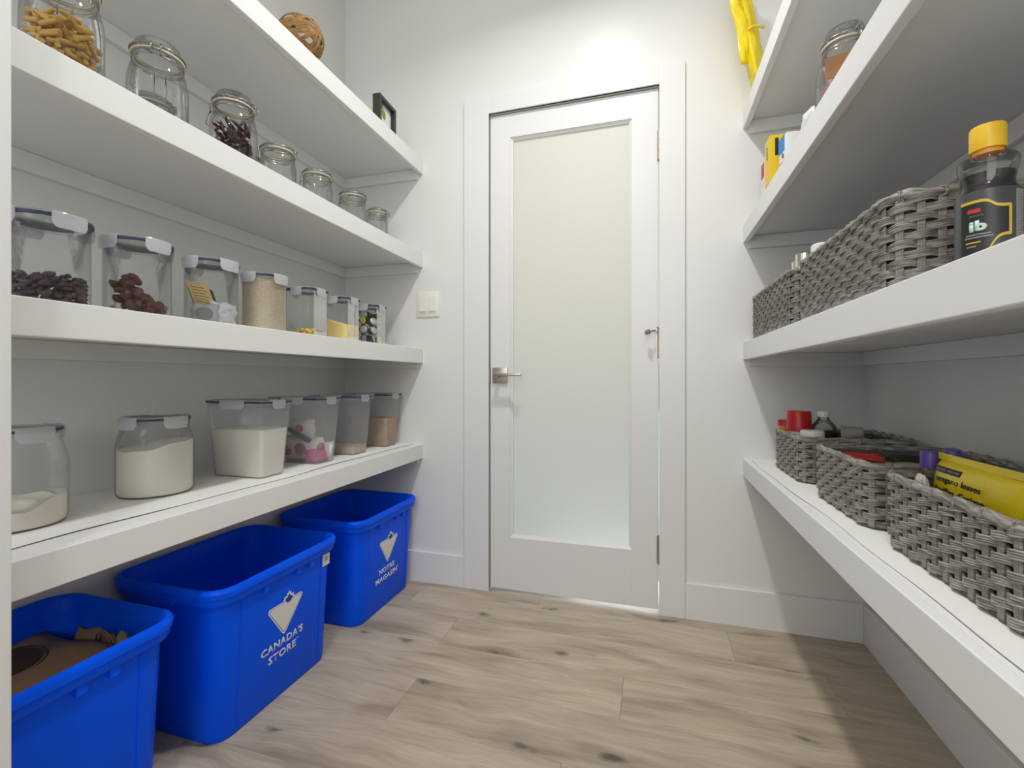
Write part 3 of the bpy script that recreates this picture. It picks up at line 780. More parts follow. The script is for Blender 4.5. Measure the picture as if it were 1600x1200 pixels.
def square_canister(x, y, z, bx, by, tx, ty, H, label, group, rr=.02, mat=clearpl, name='clip_lid_canister', cat='canister'):
    t = thing(name, label, cat, (x, y, z), 0, group)
    hx, hy = bx/2, by/2; Tx, Ty = tx/2, ty/2
    f = lambda q: (hx+(Tx-hx)*q, hy+(Ty-hy)*q)
    S = [sec(hx-.008, hy-.008, rr*.8, .003, 6), sec(hx-.003, hy-.003, rr, 0, 6), sec(hx, hy, rr, .005, 6)]
    for q in (.5, .92, .95, 1.0):
        a, b_ = f(q); S.append(sec(a+(.0015 if q > .93 else 0), b_+(.0015 if q > .93 else 0), rr*1.05, H*q-(.008 if q == 1.0 else 0), 6))
    obj('canister_body', loft(S, True, False), mat, t, angle=50)
    gk = loft([sec(Tx-.004, Ty-.004, rr, H-.0065, 6), sec(Tx+.0025, Ty+.0025, rr, H-.0065, 6), sec(Tx+.0025, Ty+.0025, rr, H-.0015, 6), sec(Tx-.004, Ty-.004, rr, H-.0015, 6)], closed=True)
    obj('gasket', gk, gasket_m, t, angle=40)
    obj('lid', loft([sec(Tx-.0055, Ty-.0055, rr, H-.014, 6), sec(Tx-.0045, Ty-.0045, rr, H-.0012, 6), sec(Tx+.0032, Ty+.0032, rr, H-.001, 6), sec(Tx+.0032, Ty+.0032, rr, H+.0012, 6), sec(Tx-.004, Ty-.004, rr, H+.002, 6), sec(Tx-.009, Ty-.009, rr, H-.003, 6)], False, True), lidtop, t, angle=40)
    sq_clips(t, Tx, Ty, H)
    return t
Z2 = ZT[1]
G2 = 'clip-lid canisters on the second left shelf'
can = [(-1.100, .588, 'round canister with purple beans, nearest on its shelf'),
       (-1.100, .750, 'round canister with dark red dried dates'),
       (-1.100, .931, 'round canister holding white pouches and a kraft card'),
       (-1.100, 1.105, 'round canister full of pale oats')]
for i, (x, y, lb) in enumerate(can): round_canister(x, y, Z2, [.0615, .0610, .0600, .0590][i], .168, lb, G2)
square_canister(-1.100, 1.284, Z2, .100, .096, .102, .098, .162, 'square canister with a few yellow snack pieces at its bottom', G2)
square_canister(-1.100, 1.464, Z2, .100, .096, .102, .098, .162, 'square canister half full of yellow corn meal', G2)
square_canister(-1.100, 1.648, Z2, .100, .092, .102, .094, .162, 'square canister filled with coffee pods, nearest the back wall', G2)
# contents
bm = bmesh.new(); rn = random.Random(11)
for lay in range(7):
    for i in range(34):
        a = rn.uniform(0, 6.28); rr = (.049 if rn.random() < .6 else .045*math.sqrt(rn.random()))
        blob(bm, (rr*math.cos(a), rr*math.sin(a), .008+lay*.0075+rn.uniform(-.002, .002)), .0095, .006, .0050, rrot(rn), 1)
o = obj('purple_beans', bm, bean_m, None, smooth=True, loc=(-1.1, .588, Z2+.003)); tag(o, 'dark purple beans at the bottom of the nearest round canister', 'beans', kind='stuff')
bm = bmesh.new()
for i in range(52):
    a = rn.uniform(0, 6.28); rr = .043*math.sqrt(rn.random()); zz = .012+.045*rn.random()*(1.0+.7*math.cos(a-3.9))
    blob(bm, (rr*math.cos(a), rr*math.sin(a), zz), .016, .010, .009, rrot(rn), 2, .14, rn)
o = obj('dried_dates', bm, date_m, None, smooth=True, loc=(-1.1, .750, Z2+.004)); tag(o, 'glossy dark red dried dates in a heap inside the second round canister', 'dried fruit', kind='stuff')
def filled(name, x, y, z, r, h, mat, label, cat, tilt=(0, 0), amp=.004, seed=0, seg=48):
    rn = random.Random(seed); ph = [rn.uniform(0, 6.28) for _ in range(4)]
    bm = bmesh.new(); nr = 8
    hz = lambda a, q: h+q*r*(math.cos(a)*tilt[0]+math.sin(a)*tilt[1])+amp*(math.sin(3*a+ph[0])*q+.6*math.sin(7*a*1+ph[1])*q*q+math.sin(6*q+ph[2])*(1-q))
    bot = [bm.verts.new((r*.97*math.cos(2*PI*i/seg), r*.97*math.sin(2*PI*i/seg), 0)) for i in range(seg)]
    bo2 = [bm.verts.new((r*math.cos(2*PI*i/seg), r*math.sin(2*PI*i/seg), .005)) for i in range(seg)]
    rings = [bo2]
    for k in range(nr, 0, -1):
        q = k/nr; rings.append([bm.verts.new((r*q*math.cos(2*PI*i/seg), r*q*math.sin(2*PI*i/seg), hz(2*PI*i/seg, q))) for i in range(seg)])
    bm.faces.new(bot[::-1])
    prev = bot
    for rg in rings:
        for i in range(seg): bm.faces.new((prev[i], prev[(i+1) % seg], rg[(i+1) % seg], rg[i]))
        prev = rg
    cv = bm.verts.new((0, 0, hz(0, 0)))
    for i in range(seg): bm.faces.new((prev[i], prev[(i+1) % seg], cv))
    o = obj(name, bm, mat, None, angle=50, loc=(x, y, z)); tag(o, label, cat, kind='stuff'); return o
def filled_box(name, x, y, z, hx, hy, h, mat, label, cat, grow=0.0, tilt=(0, 0), rr=.016, amp=.003, seed=0):
    rn = random.Random(seed); p = [rn.uniform(0, 6.28) for _ in range(4)]
    S = [[(a, b_, 0) for a, b_ in rrect(hx*.98, hy*.98, rr, 6)], [(a, b_, .004) for a, b_ in rrect(hx, hy, rr, 6)]]
    hz = lambda a, b_: h+a*tilt[0]+b_*tilt[1]+amp*math.sin(a*60+p[0])*math.cos(b_*55+p[1])
    S.append([(a, b_, hz(a, b_)) for a, b_ in rrect(hx+grow*h, hy+grow*h, rr, 6)])
    for q in (.92, .7, .45, .2):
        S.append([(a*q, b_*q, hz(a*q, b_*q)+.001) for a, b_ in rrect(hx+grow*h, hy+grow*h, rr, 6)])
    o = obj(name, loft(S), mat, None, angle=50, loc=(x, y, z)); tag(o, label, cat, kind='stuff'); return o
filled('oats', -1.1, 1.105, Z2+.004, .0570, .150, oats_m, 'pale oats filling the fourth round canister', 'oats', amp=.001)
filled_box('corn_meal', -1.1, 1.464, Z2+.004, .0480, .0460, .068, corn_m, 'yellow corn meal in the square canister', 'corn meal', tilt=(-.25, -.05))
bm = bmesh.new()
for i in range(34):
    a, b_ = rn.uniform(-.037, .037), rn.uniform(-.034, .034)
    blob(bm, (a, b_, .010+rn.uniform(0, .018)), .0085, .0065, .005, rrot(rn), 1, .2, rn)
o = obj('yellow_snacks', bm, pmat('snack_yellow', srgb(222, 186, 70), .5, vary=(70, .4)), None, smooth=True, loc=(-1.1, 1.284, Z2+.004)); tag(o, 'few yellow snack pieces at the bottom of the first square canister', 'snack', kind='stuff')
# pouches in canister 3
def soft(name, loc, rot, w_, h_, t_, mat, label, cat, seed, wr=.004, group=None, pw=2.5):
    o = obj(name, pillow(w_, h_, t_, 14, 12, wr=wr, seed=seed, pw=pw), mat, None, smooth=True, loc=loc, rot=rot); tag(o, label, cat, group); return o
g3 = 'pouches inside the third round canister'
o = soft('tea_pouch', (-1.088, .903, Z2+.006), (0, 0, math.radians(38)), .060, .050, .024, greypack, 'round grey pouch pressed against the front of the third canister', 'pouch', 21, .002, g3)
obj('pouch_print', prism(oval(.019, .016), ((0, -.0118, .024), (1, 0, 0), (0, 0, 1), (0, -1, 0)), -.004, .0022), greyprint, o)
soft('tea_pouch', (-1.075, .938, Z2+.006), (0, math.radians(6), math.radians(66)), .060, .058, .028, whitebag, 'crumpled white pouch beside the grey pouch in the third canister', 'pouch', 22, .006, g3)
soft('tea_pouch', (-1.118, .955, Z2+.006), (0, 0, math.radians(10)), .064, .062, .030, whitebag, 'white pouch at the back of the third canister', 'pouch', 23, .004, g3)
cdo = thing('kraft_card', 'kraft paper card with printed lines leaning inside the third canister', 'card', (-1.098, .912, Z2+.052), math.radians(40))
cf = (Vector((0, 0, 0)), Vector((1, 0, -.15)).normalized(), Vector((-.35, .1, 1)).normalized(), Vector((0, -1, .1)).normalized())
obj('card', prism([(-.024, 0), (.024, 0), (.024, .066), (-.024, .066)], cf, 0, .001), kraft_l, cdo)
obj('card_backing', prism([(-.026, .004), (.030, .004), (.030, .052), (-.026, .046)], cf, -.004, -.002), ink, cdo)
for q in range(6):
    obj('printed_line', prism([(-.017, .010+q*.008), (.016-.004*(q % 2), .010+q*.008), (.016-.004*(q % 2), .0112+q*.008), (-.017, .0112+q*.008)], cf, .001, .0014), ink_soft, cdo)
# coffee pods
def make_pod(loc, rot, foil, label):
    t = thing('coffee_pod', label, 'coffee pod', loc, 0, 'coffee pods in the square canister')
    t.rotation_euler = rot
    obj('pod_cup', lathe([(0, -.026), (.0125, -.026), (.0155, -.002), (.0185, -.001), (.0185, .0006), (.0165, .0006)], 20), pod_rim, t, angle=40)
    obj('foil_lid', lathe([(.0158, .0004), (.0150, .0016), (.006, .0024), (0, .0020)], 20), foil, t, smooth=True)
pods = [(.030, -.022, .026, 0, pod_foil), (.030, .020, .024, 1, pod_yel), (.026, -.020, .062, 0, pod_foil), (.030, .018, .070, 0, pod_foil), (-.012, -.020, .028, 0, pod_foil), (.028, -.022, .098, 0, pod_foil),
        (-.014, -.022, .066, 0, pod_foil), (.028, .020, .106, 0, pod_foil), (-.018, -.020, .104, 1, pod_yel), (.022, .0, .134, 0, pod_foil), (-.022, .018, .130, 0, pod_foil),
        (-.040, -.020, .046, 0, pod_foil), (-.040, -.020, .086, 0, pod_foil), (-.040, -.020, .122, 0, pod_foil), (-.014, -.022, .128, 0, pod_foil), (.026, .020, .138, 0, pod_foil)]
wh = ['low front corner', 'low front, by the wall side', 'middle front', 'middle, by the wall side', 'low on the camera side', 'upper front', 'middle of the camera side', 'upper, by the wall side', 'upper camera side', 'top of the heap', 'top back', 'low back of the camera side', 'middle back of the camera side', 'upper back of the camera side', 'top of the camera side', 'top, by the wall side']
for i, (a, b_, c_, ylw, fm) in enumerate(pods):
    rz = random.uniform(-.35, .35)
    if b_ < -.01 and a < 0: rt = (PI/2+random.uniform(-.3, .3), 0, random.uniform(-.3, .3)); p = (-1.1+a, 1.648-.026, Z2+c_)
    else: rt = (random.uniform(-.3, .3), PI/2-random.uniform(-.2, .45), random.uniform(-.5, .2)); p = (-1.1+.030, 1.648+b_, Z2+c_)
    if i in (9, 10): rt = (.3, .2, 0); p = (-1.1+a*.8, 1.648+b_*.8, Z2+c_)
    make_pod(p, rt, fm, ('yellow-green' if fm is pod_yel else 'silver')+' foil coffee pod in the square canister, '+wh[i])

# ------------------------------------------------------------------ bottom left shelf
GB = 'clear food containers on the bottom left shelf'
Rj = .0825
def big_jar(x, y, label, H=.196):
    body = [(0, .004), (Rj*.86, .003), (Rj*.93, 0), (Rj*.985, .006), (Rj, .014), (Rj, H*.60), (Rj*.985, H*.68), (Rj*.94, H*.76), (Rj*.87, H*.86), (Rj*.86, H-.012), (Rj*.87, H-.010), (Rj*.87, H-.007)]
    return round_canister(x, y, ZL, Rj, H, label, GB, body, mat=clearpl)
big_jar(-1.225, .598, 'round clip-lid canister with a little flour, nearest on bottom left shelf')
big_jar(-1.230, .882, 'round clip-lid canister two thirds full of white sugar')
filled('flour', -1.225, .598, ZL+.004, .079, .040, flour_m, 'low heap of white flour in the nearest round canister', 'flour', tilt=(.05, .1), amp=.006, seed=2)
filled('white_sugar', -1.230, .882, ZL+.004, .079, .122, sugar_m, 'white sugar in the second round canister', 'sugar', tilt=(.06, .12), amp=.003, seed=3)
def bin_box(x, y, label): return square_canister(x, y, ZL, .186, .092, .218, .118, .229, label, GB, rr=.014, mat=milky)
SX = -1.182
bins_y = [1.128, 1.366, 1.566, 1.794]
bl = ['tapered clear container full of white flour', 'tapered clear container with a rose print pouch inside', 'tapered clear container with a little tan rice', 'tapered clear container of brown sugar, nearest the back wall']
for yy, lb in zip(bins_y, bl): bin_box(SX, yy, lb)
filled_box('flour', SX, bins_y[0], ZL+.004, .0905, .0435, .140, flour_m, 'creamy white flour in the first tapered container', 'flour', grow=.060, rr=.012, seed=1)
filled_box('tan_rice', SX, bins_y[2], ZL+.004, .0905, .0435, .026, rice_m, 'thin layer of tan rice in the third tapered container', 'rice', grow=.07, rr=.012, seed=2)
filled_box('brown_sugar', SX, bins_y[3], ZL+.004, .0905, .0435, .118, brown_sugar, 'brown sugar filling half of the last tapered container', 'brown sugar', grow=.060, rr=.012, amp=.006, seed=3)
# rose pouch
rp = thing('rose_pouch', 'cream pouch with rose prints, navy strap and pink base in a container', 'pouch', (SX, bins_y[1], ZL+.006))
obj('pouch_body', pillow(.160, .085, .070, 18, 12, wr=.003, seed=31, pw=4), cream, rp, smooth=True)
obj('pouch_top', pillow(.10, .07, .045, 12, 8, wr=.004, seed=33), cream, rp, smooth=True, loc=(-.01, .0, .075))
def rose(cx, cz, s, yoff=-.036, frame=None):
    bm = bmesh.new()
    pts = [(cx+s*(k/40)*math.cos(k*.55), yoff, cz+s*(k/40)*math.sin(k*.55)*.9) for k in range(2, 41)]
    tube(pts, .0019, 5, bm=bm); obj('rose_print', bm, rose_m, rp, smooth=True)
rose(.012, .040, .026); rose(-.045, .035, .020); rose(.0, .112, .016, -.026)
obj('strap', prism([(-.075, .118), (-.06, .124), (.052, .078), (.046, .064)], ((0, -.030, 0), (1, 0, 0), (0, 0, 1), (0, -1, 0)), -.004, .004), navy, rp)
obj('pink_base', pillow(.05, .045, .02, 8, 6, seed=35), pinkfab, rp, smooth=True, loc=(.052, -.030, .0))
obj('pink_base', pillow(.06, .045, .02, 8, 6, seed=36), pinkfab, rp, smooth=True, loc=(.078, -.004, .0), rot=(0, 0, PI/2))
rb = pillow(.04, .06, .02, 8, 6, wr=.003, seed=37); obj('paper_fold', rb, whitebag, rp, smooth=True, loc=(.080, .020, .006), rot=(.2, 0, 1.4))
bm = bmesh.new()
pts = [(.0835, .012+.020*(k/40)*math.cos(k*.55)-.030, .045+.020*(k/40)*math.sin(k*.55)) for k in range(2, 41)]
tube(pts, .0018, 5, bm=bm); obj('rose_print', bm, rose_m, rp, smooth=True)

# ------------------------------------------------------------------ top left shelf
Z4 = ZT[3]
fr = thing('picture_frame', 'small black picture frame with a green leaf print on the top left shelf', 'picture frame', (-1.020, 1.628, Z4), math.radians(2))
fw, fh, fd, fb = .128, .120, .032, .014
for a in ((-fw/2, fw/2, fh-fb, fh), (-fw/2, fw/2, 0, fb), (-fw/2, -fw/2+fb, fb, fh-fb), (fw/2-fb, fw/2, fb, fh-fb)):
    obj('frame_side', B(-fd/2, fd/2, a[0], a[1], a[2], a[3], bev=.0008), black_frame, fr)
obj('mat_board', B(-fd/2+.002, -.002, -fw/2+fb, fw/2-fb, fb, fh-fb), mat_w, fr)
lp = [(0, -.020), (.012, -.010), (.016, .004), (.008, .018), (0, .026), (-.009, .016), (-.015, .004), (-.011, -.010)]
obj('leaf_print', prism(lp, ((-.002, -.006, .066), (0, .97, .24), (0, -.24, .97), (1, 0, 0)), 0, .0008), leaf_m, fr)
obj('leaf_print', prism([(a*.45, b_*.45) for a, b_ in lp], ((-.002, -.020, .092), (0, .97, -.24), (0, .24, .97), (1, 0, 0)), 0, .0008), leaf_m, fr)
# rattan ball
rbt = thing('rattan_ball', 'woven brown rattan ball on the top left shelf near the frame', 'ornament', (-1.045, 1.190, Z4+.070))
rn = random.Random(5)
for k in range(14):
    R = Matrix.Rotation(rn.uniform(0, PI), 3, 'Z') @ Matrix.Rotation(rn.uniform(0, PI), 3, 'X')
    bm = bmesh.new(); rr = .066+.002*rn.random()
    for d in (-.003, 0, .003):
        tube([R @ Vector((rr*math.cos(2*PI*i/36), rr*math.sin(2*PI*i/36), d)) for i in range(36)], .0019, 5, closed=True, bm=bm)
    obj('rattan_hoop', bm, rattan, rbt, smooth=True)

# ------------------------------------------------------------------ woven baskets
def basket(x0, x1, y0, y1, z, H, label, pitch=.027, rowp=.0136, cr=.030):
    cx, cy = (x0+x1)/2, (y0+y1)/2; hx, hy = (x1-x0)/2-.004, (y1-y0)/2-.004
    t = thing('wicker_basket', label, 'basket', (cx, cy, z), 0, 'grey wicker baskets on the right shelves')
    # rounded rectangle path by arc length
    P = rrect(hx, hy, cr, 8); P = P+[P[0]]
    cum = [0]
    for i in range(len(P)-1): cum.append(cum[-1]+math.dist(P[i], P[i+1]))
    T = cum[-1]; ns = int(round(T/pitch)); ns += ns % 2          # even number of stakes
    ns = ns+1 if False else ns
    def at(s):
        s %= T
        for i in range(len(P)-1):
            if s <= cum[i+1]:
                f = (s-cum[i])/(cum[i+1]-cum[i]+1e-12)
                p = Vector((P[i][0]+(P[i+1][0]-P[i][0])*f, P[i][1]+(P[i+1][1]-P[i][1])*f)); d = Vector((P[i+1][0]-P[i][0], P[i+1][1]-P[i][1])).normalized()
                return p, Vector((d.y, -d.x))
        return Vector(P[0]), Vector((1, 0))
    sp = T/ns
    nrow = int(round((H-.012)/rowp)); rp_ = (H-.012)/nrow
    per = 6
    # smoothed normals via finite difference
    def frame(s):
        a, _ = at(s-.004); b_, _ = at(s+.004); d = (b_-a).normalized(); p, _ = at(s)
        return p, Vector((d.y, -d.x))
    fr_ = [frame(i*sp/per) for i in range(ns*per)]
    for r in range(nrow):
        bm = bmesh.new(); zc = .006+rp_*(r+.5); ph = r % 2
        hh = rp_*.50
        prof = []
        nb = 4
        for k in range(nb*4+1):
            v = k/(nb*4); prof.append((.0006+.0021*abs(math.sin(PI*nb*v))**.7, (v-.5)*2*hh))
        prof += [(-.0014, hh*.9), (-.0014, -hh*.9)]
        rings = []
        for i, (p, n) in enumerate(fr_):
            u = i/per                      # stake units
            w_ = math.cos(PI*(u+ph))
            w_ = math.copysign(abs(w_)**.7, w_)
            off = .0042*w_
            sq = 1-.12*(1-abs(w_))          # bundle narrows slightly where it dives in
            sk = .0018*math.sin(PI*(u+ph))
            rings.append([bm.verts.new((p.x+n.x*(off+a), p.y+n.y*(off+a), zc+b_*sq+sk)) for a, b_ in prof])
        m_ = len(prof); L_ = len(rings)
        for i in range(L_):
            q, q2 = rings[i], rings[(i+1) % L_]
            for k in range(m_): bm.faces.new((q[k], q2[k], q2[(k+1) % m_], q[(k+1) % m_]))
        obj('weaver', bm, wicker, t, smooth=True)
    # stakes: flat triple strands, one mesh shared
    sm = bmesh.new(); prof = []
    for k in range(9):
        v = k/8; prof.append(((v-.5)*.0105, .0010+.0009*abs(math.sin(PI*3*v))))
    prof += [(.0052, -.0010), (-.0052, -.0010)]
    loft([[(a, -b_, .004) for a, b_ in prof], [(a, -b_, H-.006) for a, b_ in prof]], bm=sm)
    bmesh.ops.recalc_face_normals(sm, faces=sm.faces)
    me = bpy.data.meshes.new('stake'); sm.to_mesh(me); sm.free(); me.materials.append(wicker)
    for i in range(ns):
        p, n = fr_[i*per]
        o = bpy.data.objects.new('stake', me); C.objects.link(o); o.parent = t
        o.location = (p.x, p.y, 0); o.rotation_euler = (0, 0, math.atan2(n.y, n.x)+PI/2)
    # rim: thick wrapped bundle with crossing wraps
    bm = bmesh.new(); rings = []; m_ = 20
    for i, (p, n) in enumerate(fr_):
        u = i/per; bul = 1+.16*abs(math.sin(PI*u))
        zz = H-.0065+.0012*math.sin(PI*u)
        tw_ = lambda k: .0060*bul*(1+.17*math.cos(4*2*PI*k/m_+PI*u*1.0))
        rings.append([bm.verts.new((p.x+n.x*tw_(k)*math.cos(2*PI*k/m_), p.y+n.y*tw_(k)*math.cos(2*PI*k/m_), zz+tw_(k)*math.sin(2*PI*k/m_))) for k in range(m_)])
    for i in range(len(rings)):
        q, q2 = rings[i], rings[(i+1) % len(rings)]
        for k in range(m_): bm.faces.new((q[k], q2[k], q2[(k+1) % m_], q[(k+1) % m_]))
    obj('rim', bm, wicker, t, smooth=True)
    wm = bmesh.new()
    for d in (-.0016, .0016):
        tube([(d, .0076*math.cos(a), .0074*math.sin(a)) for a in [2*PI*k/12 for k in range(12)]], .0016, 5, closed=True, bm=wm)
    bmesh.ops.recalc_face_normals(wm, faces=wm.faces)
    me = bpy.data.meshes.new('rim_wrap'); wm.to_mesh(me); wm.free(); me.materials.append(wicker)
    for p_ in me.polygons: p_.use_smooth = True
    for i in range(0, ns, 2):
        p, n = fr_[i*per]
        o = bpy.data.objects.new('rim_wrap', me); C.objects.link(o); o.parent = t
        o.location = (p.x, p.y, H-.0070); o.rotation_euler = (0, 0, math.atan2(n.y, n.x)+PI/2+.55)
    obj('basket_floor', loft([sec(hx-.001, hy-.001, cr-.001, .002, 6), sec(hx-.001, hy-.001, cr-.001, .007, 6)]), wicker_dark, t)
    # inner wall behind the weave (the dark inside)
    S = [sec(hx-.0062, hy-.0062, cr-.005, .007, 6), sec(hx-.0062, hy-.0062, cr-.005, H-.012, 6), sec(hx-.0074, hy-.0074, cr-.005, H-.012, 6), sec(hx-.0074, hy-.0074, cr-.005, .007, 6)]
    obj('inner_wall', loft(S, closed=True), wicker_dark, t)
    return t
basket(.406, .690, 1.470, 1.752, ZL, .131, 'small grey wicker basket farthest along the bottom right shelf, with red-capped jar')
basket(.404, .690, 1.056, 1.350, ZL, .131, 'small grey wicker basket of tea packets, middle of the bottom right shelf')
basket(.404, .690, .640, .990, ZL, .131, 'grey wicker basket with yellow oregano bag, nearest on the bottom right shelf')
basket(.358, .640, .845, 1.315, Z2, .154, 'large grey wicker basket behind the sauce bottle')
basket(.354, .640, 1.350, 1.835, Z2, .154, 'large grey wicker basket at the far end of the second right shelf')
# things standing in the upper baskets
def shaker(x, y, z, r, H, label, mat=chrome, name='spice_shaker', cat='shaker', capm=None):
    t = thing(name, label, cat, (x, y, z), 0, 'shakers in the upper baskets')
    obj('shaker_body', lathe([(0, 0), (r, 0), (r, H*.78)], 28), glass2, t, smooth=True)
    obj('shaker_lid', lathe([(r, H*.78), (r+.001, H*.78), (r+.001, H-.003), (r-.002, H), (0, H)], 28), capm or mat, t, angle=40)
shaker(.398, 1.400, Z2+.0075, .020, .192, 'tall bright steel shaker lid at the near corner of the far basket')
shaker(.398, 1.448, Z2+.0075, .016, .183, 'smaller steel shaker lid behind the tall one in the far basket')
shaker(.448, 1.405, Z2+.0075, .020, .196, 'dark capped shaker behind the steel shakers', capm=greylid)
shaker(.395, 1.262, Z2+.0075, .021, .178, 'white capped shaker at the far corner of the large near basket', capm=whitepl)

# ------------------------------------------------------------------ bottles on shelf 2 right
def cyl_patch(poly, r, a0, z0, t0, t1, bm=None, n_sub=1):
    """strip polygons (s,z) mapped onto a cylinder, given as list of quads columns: [(s,zlo,zhi)...]"""
    bm = bm or bmesh.new(); cols = []
    for s, lo, hi in poly:
        a = a0+s/r
        cols.append([bm.verts.new(((r+t)*math.cos(a), (r+t)*math.sin(a), z0+z)) for t, z in ((t0, lo), (t0, hi), (t1, hi), (t1, lo))])
    for i in range(len(cols)-1):
        for k in range(4): bm.faces.new((cols[i][k], cols[i+1][k], cols[i+1][(k+1) % 4], cols[i][(k+1) % 4]))
    bm.faces.new(cols[0]); bm.faces.new(cols[-1][::-1])
    return bm
sx, sy = .418, .742
sb_ = thing('sauce_bottle', 'dark sauce bottle with yellow cap and grey label in front of the large basket', 'bottle', (sx, sy, Z2)); sb_.scale = (1, 1, .968)
rb_ = .0305
prof = [(0, .003), (rb_*.85, 0), (rb_, .006), (rb_, .100), (rb_*.98, .105), (rb_*.86, .111), (rb_*.82, .118), (rb_*.88, .130), (rb_*.95, .142), (rb_*.95, .148), (rb_*.86, .152), (rb_*.60, .155), (.0140, .157), (.0140, .160)]
obj('bottle_body', lathe(prof, 44), bottle_pl, sb_, smooth=True)
pl = [(0, .004), (rb_*.84, .003), (rb_*.96, .008), (rb_*.96, .100), (rb_*.94, .105), (rb_*.82, .111), (rb_*.78, .118), (rb_*.84, .129), (0, .1295)]
obj('sauce', lathe(pl, 44), soy, sb_, angle=60)
obj('cap_collar', lathe([(.0135, .156), (.0150, .156), (.0150, .164), (.0135, .164)], 32), orange, sb_, angle=40)
cb = lathe([(0, .162), (.0172, .162), (.0176, .164), (.0176, .191), (.0166, .194), (0, .194)], 36)
obj('cap', cb, capyel, sb_, angle=40)['label'] = 'yellow cap'
va = math.atan2(-sy, -sx)      # direction towards the aisle
lab_b = lathe([(rb_+.0004, .006), (rb_+.0008, .007), (rb_+.0008, .103), (rb_+.0004, .104)], 44); obj('label_sheet', lab_b, label_grey, sb_, smooth=True)['label'] = 'dark grey label'
N_ = 22
# gold border: curved top band, curved bottom band and right upright
def band(f0, s0, s1, hgt, z0=.060, m=gold):
    return obj('gold_border', cyl_patch([(s0+(s1-s0)*i/N_, f0(s0+(s1-s0)*i/N_)-hgt/2, f0(s0+(s1-s0)*i/N_)+hgt/2) for i in range(N_+1)], rb_, va, z0, .0009, .0014), m, sb_)
fT = lambda s: .030-.010/(1+math.exp(-(s-.004)*420))
fB = lambda s: -.044+.028/(1+math.exp(-(s-.003)*330))
band(fT, -.026, .021, .0036); band(fB, -.026, .021, .0036)
obj('gold_border', cyl_patch([(.0188, -.017, .0215), (.0214, -.017, .0215)], rb_, va, .060, .0009, .0015), gold, sb_)
obj('label_field', cyl_patch([(-.026+.045*i/N_, fB(-.026+.045*i/N_), fT(-.026+.045*i/N_)) for i in range(N_+1)], rb_, va, .060, .0008, .0010), pmat('label_black', srgb(34, 37, 36), .4), sb_)
obj('side_label', cyl_patch([(.027+.013*i/6, -.05, .040) for i in range(7)], rb_, va, .060, .0008, .0013), label_side, sb_)
for q in range(16):
    obj('fine_print', cyl_patch([(.0285, .036-q*.0038, .0375-q*.0038), (.0375-.002*(q % 3), .036-q*.0038, .0375-q*.0038)], rb_, va, .060, .0013, .0016), greyprint, sb_)
def wrap_text(s, s_c, zc, wd, ht, m, bold=.02):
    a = va+s_c/rb_; rr = rb_+.0010
    N3 = Vector((math.cos(a), math.sin(a), 0)); X3 = Vector((-math.sin(a), math.cos(a), 0))
    text_obj('lettering', s, (N3*rr+Vector((0, 0, .060+zc)), X3, Vector((0, 0, 1)), N3), wd, ht, m, sb_, bold=bold, cyl=rr, thick=.0005)
wrap_text('ib', -.0085, -.002, .017, .014, mint, .05)
wrap_text('oooo', -.010, .0110, .014, .003, green_p, .05)
obj('red_print', cyl_patch([(-.018+.012*i/5, .0155, .0205) for i in range(6)], rb_, va, .060, .0011, .0016), redlab, sb_)
for q, (a0_, a1_, zz) in enumerate([(-.020, .003, -.013), (-.021, .005, -.0165), (-.020, -.006, -.023), (-.019, -.010, -.028)]):
    obj('fine_print', cyl_patch([(a0_+(a1_-a0_)*i/5, zz-.0008, zz+.0008) for i in range(6)], rb_, va, .060, .0011, .0014), [label_side, label_side, gold, label_side][q], sb_)
# second bottle at the right border
b2 = thing('sauce_bottle', 'clear bottle with lime and wine red label at the right edge', 'bottle', (.500, .742, Z2))
obj('bottle_body', lathe([(0, .002), (.026, 0), (.029, .006), (.029, .118), (.027, .140), (.022, .160), (.014, .172), (.013, .188)], 36), bottle_pl, b2, smooth=True)
obj('sauce', lathe([(0, .003), (.026, .003), (.028, .008), (.028, .100), (0, .100)], 36), soy, b2, angle=50)
obj('label_sheet', lathe([(.0294, .012), (.0298, .012), (.0298, .098), (.0294, .098)], 36), wine, b2, smooth=True)
obj('label_band', lathe([(.0296, .098), (.0302, .098), (.0302, .118), (.0296, .118)], 36), lime, b2, smooth=True)
obj('cap', lathe([(0, .188), (.015, .188), (.015, .205), (0, .205)], 28), whitepl, b2, angle=40)

# ------------------------------------------------------------------ third right shelf
yb = thing('food_box', 'yellow cardboard box with black lettering on the third right shelf', 'box', (.455, 1.690, Z3))
obj('carton', B(-.082, .082, -.030, .030, 0, .216, bev=.0008), yellow_d, yb)
for q in range(5):
    obj('printed_line', B(-.066+.020*q, -.056+.020*q, -.0306, -.0298, .150+.008*(q % 2), .206), ink, yb)
text_obj('lettering', 'sucre', ((-.0823, 0, .17), (0, 0, 1), (0, 1, 0), (-1, 0, 0)), .040, .010, ink_soft, yb)
obj('side_print', B(-.0826, -.0815, -.022, .022, .012, .070), kraft_l, yb)
pkb = thing('food_box', 'narrow pale pink box between the yellow box and the back wall', 'box', (.458, 1.765, Z3)); obj('carton', B(-.082, .06, -.028, .028, 0, .180, bev=.0008), cream, pkb)
obj('box_print', B(-.0826, -.0815, -.02, .02, .12, .17), redlab, pkb)
blb = thing('food_box', 'white and blue packet box leaning beside the yellow box', 'box', (.462, 1.590, Z3), math.radians(6))
obj('carton', B(-.070, .070, -.030, .030, 0, .170, bev=.0008), whitepl, blb)
obj('blue_panel', B(-.0295, .0710, -.0312, -.029, .090, .1715), bluebox, blb)
obj('blue_panel', B(-.0712, -.06, -.012, .0312, .125, .1715), bluebox, blb)
